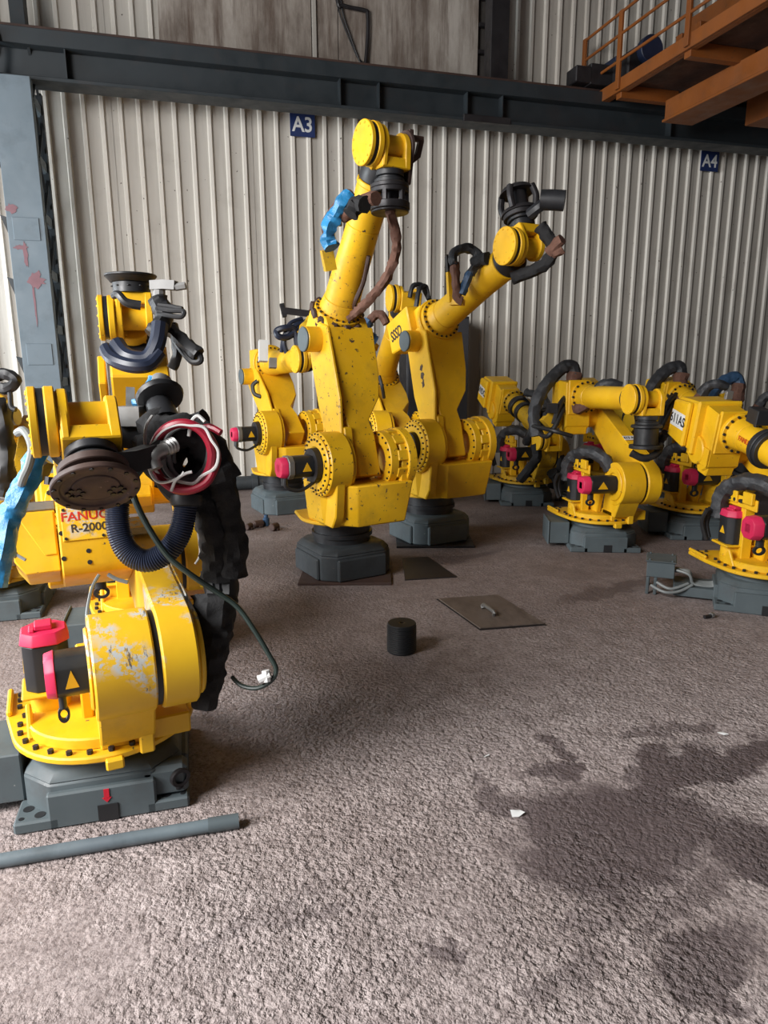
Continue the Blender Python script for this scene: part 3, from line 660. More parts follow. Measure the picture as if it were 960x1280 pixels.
# bay signs
for txt, x, z, lab in (('A3', 1.555, 4.325, 'blue bay sign reading A3 on the corrugated wall'), ('A4', 7.345, 4.31, 'blue bay sign reading A4 on the corrugated wall')):
    t = thing('bay_sign', lab, 'sign', (x, WY - .055, z), 0, 'bay signs')
    obj('sign_plate', MB().b(-.15, .15, 0, .012, -.13, .13).mesh('sign_plate', SIGNB, .003), t)
    obj('lettering', text_mesh(txt, .23, WHITE, frame((0, -.002, -.005), (1, 0, 0), (0, 0, 1)), .001, .92, .004), t)
# dark sheet-steel cabinet standing against the wall
t = thing('steel_cabinet', 'dark steel cabinet against the wall behind the robot with the raised arm', 'cabinet', (3.12, 8.72, 0))
obj('cabinet_body', MB().b(-.38, .46, -.12, .22, .06, 2.13).b(-.36, .44, -.10, .20, 0, .06).mesh('cabinet_body', IRON, .006), t)
obj('door', MB().b(-.37, .03, -.138, -.12, .09, 2.10).mesh('door', plain('dull_charcoal_paint', (0.05, 0.05, 0.055), 0.6), .004), t)
obj('door', MB().b(.04, .45, -.138, -.12, .09, 2.10).mesh('door', plain('dull_charcoal_paint_b', (0.045, 0.045, 0.05), 0.6), .004), t)
# old pipe along the wall foot
t = thing('wall_pipe', 'dark dusty pipe lying along the foot of the back wall', 'pipe', (0.2, 8.75, 0))
obj('pipe', MB().cyl((-1.15, 0, .09), (1.0, 0, .09), .085).cyl((.55, 0, .09), (.62, 0, .09), .11).mesh('pipe', GREY_DK), t)
for x in (-1.0, .2): obj('pipe_rest', MB().b(x, x + .1, -.09, .09, 0, .012).mesh('pipe_rest', RUSTY), t)
# ------------------------------------------------------------------ overhead crane with its walkway
cr = thing('overhead_crane', 'orange overhead crane bridge with a railed walkway, upper right', 'crane', (5.2, 8.4, 4.74))
def L(x0, x1, y0, y1, z0, z1): return MB().b(x0 - 5.2, x1 - 5.2, y0 - 8.4, y1 - 8.4, z0 - 4.74, z1 - 4.74)
obj('walkway_channel', L(5.16, 5.20, -3, 8.62, 4.68, 4.82).b(0, .07, -11.4, .2, -.06, -.05).mesh('walkway_channel', ORANGE, .004), cr)
obj('walkway_floor', L(5.2, 6.12, -3, 8.3, 4.76, 4.79).mesh('walkway_floor', RUSTY), cr)
for y in (8.05, 6.85, 5.6, 4.4, 3.2): obj('cross_beam', L(5.2, 6.0, y - .05, y + .05, 4.62, 4.76).mesh('cross_beam', ORANGE, .004), cr)
obj('bridge_girder', L(5.82, 6.22, -3, 8.0, 4.42, 4.64).b(.60, 1.04, -11.4, -.38, -.34, -.31).b(.86, .90, -11.4, -.42, -.1, .8).mesh('bridge_girder', ORANGE, .006), cr)
obj('bridge_girder', L(7.0, 7.5, -3, 8.0, 4.45, 5.2).mesh('bridge_girder', ORANGE, .006), cr)
obj('end_carriage', L(5.0, 8.6, 8.36, 8.64, 4.87, 5.1).mesh('end_carriage', IRON, .006), cr)
for x in (5.5, 8.0): obj('wheel', MB().cyl((x - 5.2, .02, .17), (x - 5.2, .18, .17), .06).mesh('wheel', IRON), cr)
obj('buffer', L(4.80, 5.02, 8.36, 8.60, 4.88, 5.06).mesh('buffer', IRON, .01), cr)
for y in (8.78, 8.0, 6.8, 5.6, 4.4): obj('rail_post', L(5.13, 5.16, y - .035, y + .035, 4.70, 5.53).mesh('rail_post', ORANGE, .003), cr)
for z in (5.51, 5.28, 5.0): obj('hand_rail', MB().cyl((-.055, -9, z - 4.74), (-.055, .39, z - 4.74), .017, n=10).mesh('hand_rail', ORANGE), cr)
obj('drive_motor', MB().cyl((.35, -.35, .42), (.35, .15, .42), .12).cyl((.35, -.45, .42), (.35, -.35, .42), .15).b(.25, .45, .15, .45, .25, .55).mesh('drive_motor', NAVY, .006), cr, label='dark blue drive motor')
obj('gearbox', L(5.3, 5.75, 8.05, 8.4, 4.8, 5.15).mesh('gearbox', IRON, .02), cr)
for y in (7.2, 7.5): obj('junction_box', L(5.6, 5.72, y, y + .1, 4.79, 5.15).mesh('junction_box', ORANGE, .006), cr)
# ------------------------------------------------------------------ things on the floor
t = thing('floor_hatch', 'square steel hatch cover let into the floor, right of the black cylinder', 'hatch', (1.81, 3.92, 0))
q = [on_floor(a, b) - Vector((1.81, 3.92, 0)) for a, b in ((548, 750), (622, 745), (680, 781), (600, 787))]
HP = stained('dirty_hatch_plate', [(0.10, 0.075, 0.06), (0.14, 0.11, 0.09), (0.17, 0.135, 0.115), (0.08, 0.06, 0.05)], 0.6, (1, 1, 1))
obj('hatch_rim', MB().add([(*(v * 1.05).xy, .002) for v in q] + [(*(v * 1.05).xy, .004) for v in q], [(0, 1, 2, 3), (4, 5, 6, 7), (0, 1, 5, 4), (1, 2, 6, 5), (2, 3, 7, 6), (3, 0, 4, 7)]).mesh('hatch_rim', IRON), t)
obj('hatch_plate', MB().add([(*v.xy, .003) for v in q] + [(*v.xy, .012) for v in q], [(0, 1, 2, 3), (4, 5, 6, 7), (0, 1, 5, 4), (1, 2, 6, 5), (2, 3, 7, 6), (3, 0, 4, 7)]).mesh('hatch_plate', HP, .002), t)
h0, h1 = on_floor(604, 763) - t.location, on_floor(617, 772) - t.location
obj('hatch_handle', MB().tube([h0 + Vector((0, 0, .015)), h0 + Vector((0, 0, .04)), h1 + Vector((0, 0, .04)), h1 + Vector((0, 0, .015))], .013, 8, 3).mesh('hatch_handle', STEEL), t)
t = thing('steel_plate', 'dark steel plate flat on the floor right of the tallest robot', 'plate', (1.66, 4.95, 0))
q = [on_floor(a, b) - Vector((1.66, 4.95, 0)) for a, b in ((506, 726), (571, 722), (535, 697), (503, 699))]
obj('plate', MB().add([(*v.xy, .0) for v in q] + [(*v.xy, .010) for v in q], [(0, 1, 2, 3), (4, 5, 6, 7), (0, 1, 5, 4), (1, 2, 6, 5), (2, 3, 7, 6), (3, 0, 4, 7)]).mesh('plate', plain('black_oily_plate', (0.018, 0.014, 0.013), 0.55), .002), t)
p = on_floor(502, 813)
t = thing('rubber_cylinder', 'black ribbed rubber cylinder with a centre hole standing alone on the floor', 'cylinder', (p.x, p.y, 0))
obj('body', MB().lathe((0, 0, 0), (0, 0, 1), [(0, .020), (0, .078), (.004, .082)] + [(.01 + k * .0115 + (0 if j == 0 else .006), .083 if j == 0 else .080) for k in range(13) for j in (0, 1)] + [(.162, .080), (.167, .076), (.167, .020)], 40, True).mesh('body', plain('matt_black_rubber', (0.012, 0.014, 0.017), 0.6)), t)
obj('bore_sleeve', MB().ring((0, 0, 0), (0, 0, 1), .01, .166, .012, .021, 20).mesh('bore_sleeve', IRON), t)
a, b = on_floor(-60, 1086, .022), on_floor(297, 1026, .022)
t = thing('steel_conduit', 'long grey steel conduit lying on the floor in front of the nearest robot', 'pipe', (a.x, a.y, 0))
a0 = Vector((a.x, a.y, 0)); dv = (b - a).normalized()
obj('tube', MB().lathe(a - a0, dv, [(0, .018), (0, .023), ((b - a).length, .023), ((b - a).length, .018)], 20, True).mesh('tube', paint('blue_grey_conduit', (0.14, 0.18, 0.20), (0.11, 0.14, 0.16), (0.25, 0.25, 0.25), chips=.7, rough=.45), 0), t)
obj('socket', MB().ring(b - a0, dv, -.10, .004, .020, .026, 20).mesh('socket', GREY), t)
def scrap(name, label, cat, pxy, pts, mat, h=.012, th=.0015, group=None):
    p = on_floor(*pxy); t = thing(name, label, cat, (p.x, p.y, 0), 0, group)
    n = len(pts); m = MB()
    zt = [random.random() * h + .002 for _ in pts]
    m.add([(0, 0, h * .9)] + [(x, y, z) for (x, y), z in zip(pts, zt)], [(0, 1 + i, 1 + (i + 1) % n) for i in range(n)])
    m.add([(0, 0, h * .9 - th)] + [(x, y, z - th) for (x, y), z in zip(pts, zt)], [(0, 1 + (i + 1) % n, 1 + i) for i in range(n)])
    obj(name + '_sheet', m.mesh(name, mat), t); return t
scrap('paper_scrap', 'crumpled white paper scrap on the floor by the dark floor patch', 'paper', (646, 1018), [(-.024, -.012), (.0, -.018), (.026, -.012), (.016, .004), (.022, .016), (-.004, .012), (-.02, .014)], WHITE)
scrap('paper_scrap', 'small white paper scrap on the floor near the right edge', 'paper', (903, 918), [(-.02, .012), (.012, .012), (.022, -.014), (.0, -.008)], WHITE, .008)
scrap('paper_scrap', 'thin pale paper sliver on the floor left of the dark floor patch', 'paper', (608, 946), [(-.012, .001), (.014, .006), (.014, .0), (-.01, -.006)], WHITE, .006)
p = on_floor(886, 773); t = thing('bolt', 'loose steel bolt on the floor before the robot marked 611AS', 'bolt', (p.x, p.y, 0))
obj('shank', MB().cyl((-.035, 0, .013), (.02, .005, .013), .012, n=12).mesh('shank', IRON), t); obj('head', MB().cyl((.018, .005, .017), (.036, .007, .017), .019, n=6).mesh('head', STEEL), t)
for pxy, lab, mat, r in (((311, 662), 'rusty brown metal lump on the floor, leftmost of three by the back left robot', RUSTY, .045), ((323, 659), 'rusty brown fitting on the floor, second from the left by the back left robot', RUSTY, .05),
                    ((343, 663), 'rusty brown fitting on the floor, right of the small blue one', RUSTY, .05)):
    p = on_floor(*pxy); t = thing('rusty_fitting', lab, 'scrap', (p.x, p.y, 0), random.random(), 'rusty fittings on the floor')
    obj('sleeve', MB().cyl((-r, 0, r * .7), (r, 0, r * .7), r * .7, n=14).mesh('sleeve', RUSTY, .006), t); obj('lug', MB().b(-.01, .03, -r * .9, r * .9, 0, r * .5).mesh('lug', RUSTY, .004), t)
p = on_floor(333, 657); t = thing('blue_fitting', 'small blue fitting standing between rusty fittings on the floor', 'scrap', (p.x, p.y, 0))
obj('body', MB().cyl((0, 0, 0), (0, 0, .08), .032, n=14).mesh('body', BLUE_DK, .005), t); obj('neck', MB().cyl((0, 0, .08), (0, 0, .11), .02, n=12).mesh('neck', BLUE_DK, .003), t)

for r_, lab in ((T1_XY, 'thin rusty steel plate under the dark base of the tallest robot'), (T2_XY, 'thin dark steel plate under the robot right of the tallest one')):
    t = thing('base_plate', lab, 'plate', (r_[0] + .02, r_[1] - .02, 0), radians(-15.8), 'plates under robot bases')
    obj('plate', MB().b(-.33, .35, -.36, .33, 0, .0195).mesh('plate', RUSTY if r_ is T1_XY else IRON, .003), t)
# ------------------------------------------------------------------ the robots
D = radians
T1 = robot_b('tallest yellow robot standing in the middle, on a dark base, forearm raised highest', T1_XY, .02, D(-75), D(-18), D(54), 0, D(142), chip=True, dark=True)
T2 = robot_b('yellow robot right of the tallest one, forearm reaching up to the right, box marked SSSD', T2_XY, .02, D(-78), D(-16), D(22), 0, D(-85), box=True)
T3 = robot_b('yellow robot at the back left against the wall, partly behind the tallest robot', (.98, 7.5), 0, D(-78), D(-52), D(2), 0, D(-60))
T4 = robot_b('yellow robot mostly hidden behind the tallest one, forearm raised between two robots', (2.14, 7.12), 0, D(-91), D(-67), D(41), 0, D(60))
R2 = robot_a('yellow robot marked 613 AS on its lower arm, facing front, right of the middle', (3.43, 5.2), D(-96), D(-61), D(2), 0, D(90), cover=False, far=False, base_rot=D(-20))
R4 = robot_a('yellow robot marked 611AS, nearest at the right edge', (3.63, 3.58), D(-101), D(-69), D(-12), 0, D(60), base_rot=D(-38))
R1 = robot_a('yellow robot with white tag on its rear box, at the back right by the wall', (3.68, 7.1), D(-93), D(-66), D(-19), 0, D(70), old=True, far=False, base_rot=D(-20))
R3 = robot_a('yellow robot behind the one marked 611AS, its pink motor caps showing', (4.5, 5.3), D(-93), D(-60), D(-12), 0, D(90), cover=False, far=False, base_rot=D(-20))
R5 = robot_a('yellow robot in the back row at the right, dusty blue wrapped hose loop on top', (5.6, 6.6), D(-93), D(-62), D(-14), 0, D(90), cover=False, old=True)
R6 = robot_a('weathered yellow robot low in the back row, behind the one marked 613 AS', (4.75, 7.1), D(-93), D(-63), D(-14), 0, D(90), cover=False, old=True)
F1 = robot_a('scuffed yellow robot nearest at the left, black corrugated hose loop across its front', (-.365, 2.66), D(-80), D(-81), D(25), 0, D(74), scuff=True, cover=False, far=False, ws=.68, m2s=.62, bracket=False)
F2 = robot_a('yellow robot directly behind the nearest one, wrist flange pointing up at the ceiling', (-.24, 3.95), D(-86), D(-78), D(48), 0, D(-44), cover=False, far=False, ws=.72)
F3 = robot_a('weathered yellow robot cut off by the left edge, behind the nearest one', (-1.25, 4.9), D(-88), D(-60), D(-3), 0, D(60), old=True, cover=False, far=False)
# ------------------------------------------------------------------ what each robot wears: hoses, cables, tools, markings
def tag_plate(R, M, txt, size, w_, h_, parent, M0, name='marking_plate', mat=WHITE, tm=RUBBER, xs=.85):
    """white plate with lettering on a part; M places it in the link frame M0"""
    pl = obj(name, MB().b(-w_ / 2, w_ / 2, -h_ / 2, h_ / 2, -.003, .001).move(M).mesh(name, mat), parent, M0, 'white plate lettered ' + txt if mat is WHITE else None)
    obj('lettering', text_mesh(txt, size, tm, M @ T((0, -size * .02, .0018)), .0006, xs, size * .018), pl)
    return pl
I4 = Matrix.Identity(4)
# tallest robot
R = T1
cage = MB().cyl((.268, .02, 0), (.30, .02, 0), .15).ring((0, .02, 0), (1, 0, 0), .30, .335, .10, .15).cyl((.40, .02, 0), (.455, .02, 0), .155).cyl((.455, .02, 0), (.475, .02, 0), .148)
for k in range(6):
    a = k * pi / 3 + .3; cage.box((.37, .02 + .132 * cos(a), .132 * sin(a)), (.11, .035, .035), RX(a).to_3x3())
cage.cyl((.30, .02, 0), (.42, .02, 0), .07)
obj('tool_cage', cage.mesh('tool_cage', IRON, .005), R['yoke'], None, 'dark caged tool mount')
obj('tool_flange', cached('fl', flange), R['yoke'])
obj('end_bracket', MB().prism(hull(circ(-.01, -.01, .13) + [(.26, -.06), (.26, .05)]), 'XZ', .155, .185).b(-.13, -.09, .18, .36, -.06, -.02).tube([(-.10, .34, -.04), (.02, .30, -.03), (.10, .19, -.02)], .030, 4, 1).b(-.14, .0, .18, .22, -.05, .05)
    .mesh('end_bracket', RUSTY, .004), R['yoke'], None, 'brown rusty end bracket')
dress(R, 'wrapped_hose', MB().tube(px((487, 262, 4.25), (494, 290, 4.3), (495, 312, 4.35), (486, 342, 4.45), (466, 370, 4.65), (446, 390, 4.85), (436, 398, 4.9)), .032, 10, 8, .45), BROWN, 'brown cloth wrapped hose')
dress(R, 'hose_stub', MB().tube(px((470, 248, 4.0), (460, 250, 4.05), (440, 262, 4.1), (428, 270, 4.15)), (.040, .045), 10, 5, .2), BROWN)
dress(R, 'hose_sleeve', MB().tube(px((438, 268, 4.05), (446, 256, 4.05), (456, 256, 4.0)), .048, 10, 5, .3), CLOTH)
dress(R, 'blue_wrap', MB().tube(px((437, 243, 4.1), (428, 255, 4.1), (420, 270, 4.13), (413, 282, 4.15), (411, 300, 4.2), (414, 310, 4.2)), .046, 10, 7, .5), BLUE, 'bright blue plastic wrapping')
dress(R, 'hose_bracket', MB().tube(px((408, 312, 4.3), (413, 338, 4.35)), .05, 4, 1), YEL_OLD, 'worn yellow hose bracket')
dress(R, 'thin_cable', MB().tube(px((442, 245, 4.1), (432, 240, 4.1), (408, 270, 4.2), (404, 285, 4.2), (408, 300, 4.25)), .012, 6), BROWN)
dress(R, 'cable', MB().tube(px((461, 320, 4.6), (455, 350, 4.7), (445, 375, 4.8), (436, 400, 5.0), (430, 410, 5.05)), .016, 8, 6, .3), RUSTY)
dress(R, 'cable', MB().tube(px((432, 396, 5.0), (441, 408, 5.0), (449, 425, 5.05), (452, 440, 5.1)), .012, 6), RUBBER)
bb = MB()
for k in range(12):
    a = k * pi / 6 + .2; bb.tube([(.05 + .05 * random.random(), .16 * cos(a), BO3 + .16 * sin(a)), (.15, .19 * cos(a + .25), BO3 + .19 * sin(a + .25)), (.12, .19 * cos(a + .5), BO3 + .18 * sin(a + .5))], .018, 6, 3, .5)
obj('oily_rag_ring', bb.mesh('oily_rag_ring', RUSTY), R['housing'], None, 'dark oily dirt around the forearm root')
# robot with the raised arm on the right
R = T2
cage = MB().cyl((.26, .02, 0), (.30, .02, 0), .15).cyl((.30, .02, 0), (.335, .02, 0), .165, .15).lathe((.335, .02, 0), (1, 0, 0), [(.15, .155), (.19, .13), (.215, .08), (.22, .02), (.15, .02)], 28).cyl((.33, .02, 0), (.49, .02, 0), .085)
for k in range(4):
    a = k * pi / 2 + .5; cage.tube([(.32, .02 + .145 * cos(a), .145 * sin(a)), (.41, .02 + .165 * cos(a), .165 * sin(a)), (.51, .02 + .14 * cos(a), .14 * sin(a))], .032, 6, 4)
obj('tool_cage', cage.mesh('tool_cage', IRON, .004), R['yoke'], None, 'black domed tool mount'); obj('tool_flange', cached('fl', flange), R['yoke'])
dress(R, 'tool_arm', MB().tube(px((662, 268, 4.75), (672, 260, 4.7), (683, 252, 4.68)), .038, 8, 4).tube(px((676, 250, 4.68), (690, 250, 4.66), (706, 251, 4.64)), .066, 12, 3), BLACK, 'black cylindrical tool arm')
dress(R, 'hose_guard', MB().tube(px((640, 348, 4.9), (662, 340, 4.85), (682, 330, 4.8), (692, 312, 4.75), (684, 295, 4.75), (675, 282, 4.75)), .044, 10, 6, .35), CLOTH)
dress(R, 'hose_stub', MB().tube(px((686, 316, 4.75), (695, 306, 4.7), (703, 299, 4.66)), .038, 10, 4, .25).tube(px((690, 318, 4.75), (698, 316, 4.7), (704, 312, 4.68)), .026, 8, 4, .3), BROWN)
dress(R, 'hose_arch', MB().tube(px((567, 332, 5.1), (567, 318, 5.1), (576, 311, 5.1), (590, 312, 5.1), (598, 320, 5.1), (594, 332, 5.1), (588, 342, 5.1)), .034, 10, 7, .35), TAPE, 'charcoal taped hose arch')
dress(R, 'hose_guard', MB().tube(px((592, 330, 5.1), (602, 324, 5.05), (610, 322, 5.0)), .044, 10, 4, .3), CLOTH)
dress(R, 'wrapped_hose', MB().tube(px((568, 328, 5.1), (570, 350, 5.12), (572, 372, 5.15), (578, 376, 5.15)), .032, 10, 6, .35), BROWN, 'brown cloth wrapped hose')
dress(R, 'blue_wrap', MB().tube(px((588, 340, 5.1), (583, 352, 5.12), (577, 368, 5.14)), .032, 10, 5, .4), BLUE_DK, 'dusty blue wrapping')
dress(R, 'hose_bracket', MB().tube(px((562, 340, 5.2), (564, 378, 5.25)), .032, 4, 1).tube(px((564, 378, 5.25), (580, 378, 5.2)), .03, 4, 1), YEL)
dress(R, 'hose_bracket', MB().tube(px((560, 320, 5.22), (562, 340, 5.2)), .028, 4, 1), BLACK)
p_ = frame((-.235, -.2165, .19), (1, 0, 0), (0, 0, 1))
obj('lettering', text_mesh('SSSD', .13, RUBBER, p_, .0008, .72, .003), R['M3'] and R['housing'], None)
dirt = MB()
for k in range(3): dirt.prism([(.02 + .03 * cos(t) * (.4 + random.random()), .66 - .07 * k + .03 * sin(t) * (.4 + random.random())) for t in [i * pi / 6 for i in range(12)]], 'XZ', -.1795, -.1778)
obj('rust_spots', dirt.mesh('rust_spots', RUSTY), R['arm'])
# hidden robot between the two
R = T4
dress(R, 'wrapped_hose', MB().tube(px((462, 402, 6.48), (469, 394, 6.48), (478, 395, 6.48), (483, 405, 6.48)), .040, 10, 6, .3), BROWN)
dress(R, 'blue_wrap', MB().tube(px((462, 402, 6.48), (457, 410, 6.48), (462, 420, 6.50), (470, 426, 6.53)), .048, 10, 6, .5), BLUE_DK, 'dusty blue wrapping')
dress(R, 'hose_bracket', MB().tube(px((456, 424, 6.68), (470, 436, 6.63)), .045, 4, 1), YEL)
dress(R, 'cable_loops', MB().tube(px((512, 372, 6.58), (516, 358, 6.58), (526, 356, 6.63), (532, 366, 6.68), (538, 378, 6.73)), .022, 8, 6, .2).tube(px((520, 385, 6.58), (524, 362, 6.58), (532, 358, 6.68), (536, 374, 6.68)), .022, 8, 6, .2), RUBBER)
dress(R, 'cable', MB().tube(px((474, 470, 6.88), (478, 485, 6.88), (480, 497, 6.98)), .018, 8), RUBBER)
# back left robot
R = T3
dress(R, 'cable_loops', MB().tube(px((372, 432, 6.9), (368, 412, 6.85), (356, 410, 6.8), (346, 414, 6.8), (349, 421, 6.8), (362, 420, 6.85), (380, 404, 6.9), (395, 400, 7.0)), .033, 8, 7)
    .tube(px((360, 445, 6.9), (355, 425, 6.85), (368, 408, 6.85), (385, 402, 6.9)), .025, 8, 7).tube(px((352, 440, 6.9), (354, 425, 6.85), (362, 405, 6.85), (378, 398, 6.9)), .02, 8, 7), HOSE_NAVY)
dress(R, 'cable_tray', MB().tube(px((352, 388, 7.0), (400, 394, 7.1)), .045, 4, 1).tube(px((352, 380, 7.0), (356, 396, 7.0)), .03, 4, 1), IRON, 'dark straight cable tray')
dress(R, 'valve_box', MB().tube(px((329, 426, 7.0), (329, 452, 7.0)), .062, 4, 1), WHITE, 'pale valve box')
dress(R, 'valve_box', MB().tube(px((341, 448, 6.8), (341, 460, 6.8)), .05, 4, 1), STEEL)
dress(R, 'wrapped_hose', MB().tube(px((378, 418, 6.7), (384, 405, 6.75), (392, 398, 6.8)), .05, 8, 5, .5), YEL_OLD)
dress(R, 'cable', MB().tube(px((322, 476, 7.4), (316, 482, 7.4), (318, 492, 7.4), (326, 496, 7.4)), .022, 8), RUBBER)
# row on the right: hose arches
def arch(R, dx, dy, dz, mats, d0):
    P = lambda *q: px(*[(a + dx, b + dy, c + dz) for a, b, c in q])
    dress(R, 'hose_arch', MB().tube(P((671, 545, d0), (668, 515, d0), (676, 492, d0), (690, 472, d0), (704, 460, d0), (716, 459, d0), (719, 472, d0)), .060, 10, 7, .22), mats[0], 'black taped hose arch' if mats[0] is TAPE else 'dusty blue wrapped hose arch')
    dress(R, 'wrapped_hose', MB().tube(P((719, 466, d0), (716, 485, d0), (715, 504, d0 - .1), (724, 510, d0 - .2), (736, 503, d0 - .3), (746, 490, d0 - .4)), (.072, .046), 10, 7, .25), mats[1], 'brown cloth wrapped hose')
    dress(R, 'hose_guard', MB().tube(P((744, 492, d0 - .4), (752, 482, d0 - .45), (764, 479, d0 - .5), (776, 483, d0 - .5)), (.05, .035), 10, 6, .25), mats[2])
    dress(R, 'arch_bracket', MB().tube(P((698, 478, d0), (703, 498, d0)), .05, 4, 1), YEL)
    dress(R, 'cable_loops', MB().tube(P((672, 540, d0), (685, 545, d0 - .2), (700, 520, d0 - .2), (706, 500, d0 - .1), (700, 490, d0)), .022, 8, 6).tube(P((664, 532, d0), (690, 538, d0 - .3), (715, 545, d0 - .3)), .020, 8, 6).tube(P((692, 530, d0 - .2), (700, 505, d0 - .2), (712, 492, d0 - .1)), .024, 8, 6), RUBBER)
    dress(R, 'valve_block', MB().tube(P((684, 510, d0 - .2), (696, 510, d0 - .2)), .06, 4, 1), BLACK)
    dress(R, 'valve_plate', MB().tube(P((681, 530, d0 - .1), (694, 516, d0 - .1)), .07, 4, 1), YEL_OLD)
def lower_front(R):
    """parts that the robots of the right row share: elbow motors, wrist bellows, shoulder cable arch"""
    for k, x in enumerate((-.12, .05)):
        mo = obj('elbow_motor', cached('em', lambda: MB().cyl((0, -.34, 0), (0, -.20, 0), .060, n=20).cyl((0, -.36, 0), (0, -.34, 0), .045, n=20).mesh('elbow_motor', BLACK, .004)), R['root'], R['M3'] @ T((x * .8, .03, .0)))
    b = obj('tool_flange', cached('fl', flange), R['yoke'])
    obj('tool_body', cached('tb', lambda: MB().cyl((.268, .02, 0), (.30, .02, 0), .16).cyl((.30, .02, 0), (.48, .02, 0), .125).cyl((.48, .02, 0), (.52, .02, 0), .17).mesh('tool_body', BLACK, .006)), R['yoke'])
    obj('tool_hose', cached('tho', lambda: MB().tube([(.42, .06, -.10), (.48, .16, -.15), (.46, .24, -.12), (.36, .27, -.04)], .05, 10, 6, .2).tube([(.56, -.14, 0), (.62, -.02, .04), (.58, .12, .04), (.48, .20, 0)], .040, 10, 6, .2).mesh('tool_hose', RUBBER)), R['yoke'])
def shoulder_arch(R):
    obj('cable_arch', cached('sa', lambda: MB().tube([(-.17, -.24, .60), (-.17, -.24, .74), (-.10, -.20, .84), (.04, -.13, .87), (.14, -.06, .82), (.18, -.02, .74)], .055, 10, 7, .3).mesh('cable_arch', TAPE)), R['root'], R['M1'], 'crinkled black cable arch')
    obj('motor_cable', cached('sc', lambda: MB().tube([(-.18, -.30, .66), (-.22, -.30, .55), (-.21, -.28, .45)], .020, 8).tube([(-.15, -.34, .66), (-.20, -.34, .56), (-.20, -.30, .44)], .016, 8).mesh('motor_cable', RUBBER)), R['root'], R['M1'])
for R in (R2, R3, R5, R6): lower_front(R)
for R in (R2, R3, R4, R1): shoulder_arch(R)
arch(R2, 0, 0, 0, (TAPE, BROWN, TAPE), 6.45)
arch(R3, 133, 1, .1, (TAPE, BROWN, TAPE), 6.5)
arch(R5, 205, 14, .5, (BLUE_DK, BROWN, TAPE), 6.5)
for R, txt in ((R4, '611AS'), (R1, '5NDC')):
    tag_plate(R, frame((-.205, -.2635, .165), (1, 0, 0), (0, 0, 1)), txt, .098, .195 if txt == '611AS' else .17, .115, R['housing'], None)
Mz = frame((.2, .235, .45), (0, 1, 0), (-.09, 0, 1))
tag_plate(R2, T((.0, 0, .0)) @ frame((.173, .212, .40), (0, 1, 0), (-.045, 0, 1)), '613 AS', .045, .105, .06, R2['arm'], None)
# nearest robot of the right row
R = R4
obj('forearm_strap', MB().ring((0, 0, .18), (1, 0, 0), .47, .56, .085, .125, 32).ring((0, 0, .18), (1, 0, 0), .50, .53, .12, .135, 32).mesh('forearm_strap', RUBBER, .004), R['fore'])
obj('sensor_block', MB().b(.28, .40, -.05, .05, .30, .40).b(.33, .36, -.02, .02, .26, .30).mesh('sensor_block', BLACK, .004), R['fore'])
obj('hose_guard', MB().tube([(.45, .12, .30), (.60, .16, .34), (.80, .18, .32), (1.0, .17, .30)], .05, 10, 6, .35).tube([(.30, .14, .30), (.5, .2, .38), (.8, .22, .38)], .04, 10, 6, .35).mesh('hose_guard', TAPE), R['fore'])
obj('side_panel', MB().b(-.02, .16, -.190, -.175, -.08, .05).mesh('side_panel', YEL, .003), R['housing']); obj('top_fin', MB().b(-.06, -.03, -.03, .02, .36, .42).mesh('top_fin', STEEL, .003), R['housing'])
obj('arm_lettering', text_mesh('FANUC', .045, plain('orange_red_lettering', (0.55, 0.10, 0.01), 0.5), frame((.40, -.0995, .195), (1, 0, 0), (0, 0, 1)), .002, 1.0, .001), R['fore'])
R = R1
obj('forearm_strap', MB().ring((0, 0, .18), (1, 0, 0), .30, .38, .085, .125, 28).ring((0, 0, .18), (1, 0, 0), .46, .53, .085, .115, 28).mesh('forearm_strap', RUBBER, .004), R['fore'])
obj('hose_guard', MB().tube([(.25, .10, .32), (.5, .18, .36), (.75, .14, .34), (.9, -.02, .34), (1.0, -.12, .20), (.95, -.14, .02)], .045, 10, 6, .35).mesh('hose_guard', TAPE), R['fore'])
dress(R, 'cable_loops', MB().tube(px((650, 600, 7.4), (662, 585, 7.3), (672, 570, 7.3), (668, 555, 7.3)), .05, 10, 6, .3).tube(px((690, 590, 7.4), (700, 600, 7.5), (702, 575, 7.5), (694, 560, 7.6)), .06, 10, 6, .3), CLOTH)
# ------------------------------------------------------------------ nearest robot: covers, hoses and cable bundles
R = F1
fb = obj('forearm_cover', MB().prism([(.17, -.13), (.20, -.185), (.49, -.185), (.51, -.15), (.51, .085), (.44, .115), (.17, .115)], 'XZ', -.100, .165).mesh('forearm_cover', YEL, .006), R['root'], R['M3'])
obj('name_panel', MB().b(.510, .516, -.085, .150, -.055, .080).mesh('name_panel', YEL_SCUFF, .002), fb)
sc = MB()
for (y, z) in ((-.075, .07), (-.075, -.045), (.06, .07), (.06, -.045)): sc.cyl((.515, y, z), (.520, y, z), .006, n=8)
for (y, z) in ((.0, -.10), (.0, -.145), (-.09, -.02), (-.09, -.12)): sc.cyl((.505, y, z), (.5125, y, z), .009, n=12)
obj('screws', sc.mesh('screws', IRON), fb, kind='stuff')
REDT = plain('red_lettering', (0.50, 0.03, 0.01), 0.5)
obj('lettering', text_mesh('FANUC', .050, REDT, frame((.5165, .000, .040), (0, 1, 0), (0, 0, 1)), .0006, 1.05, .0008), fb)
obj('lettering', text_mesh('R-2000', .046, plain('dark_brown_lettering', (0.05, 0.035, 0.02), .5), frame((.5165, .012, -.008), (0, 1, 0), (0, 0, 1)), .0006, 1.0, .0008), fb)
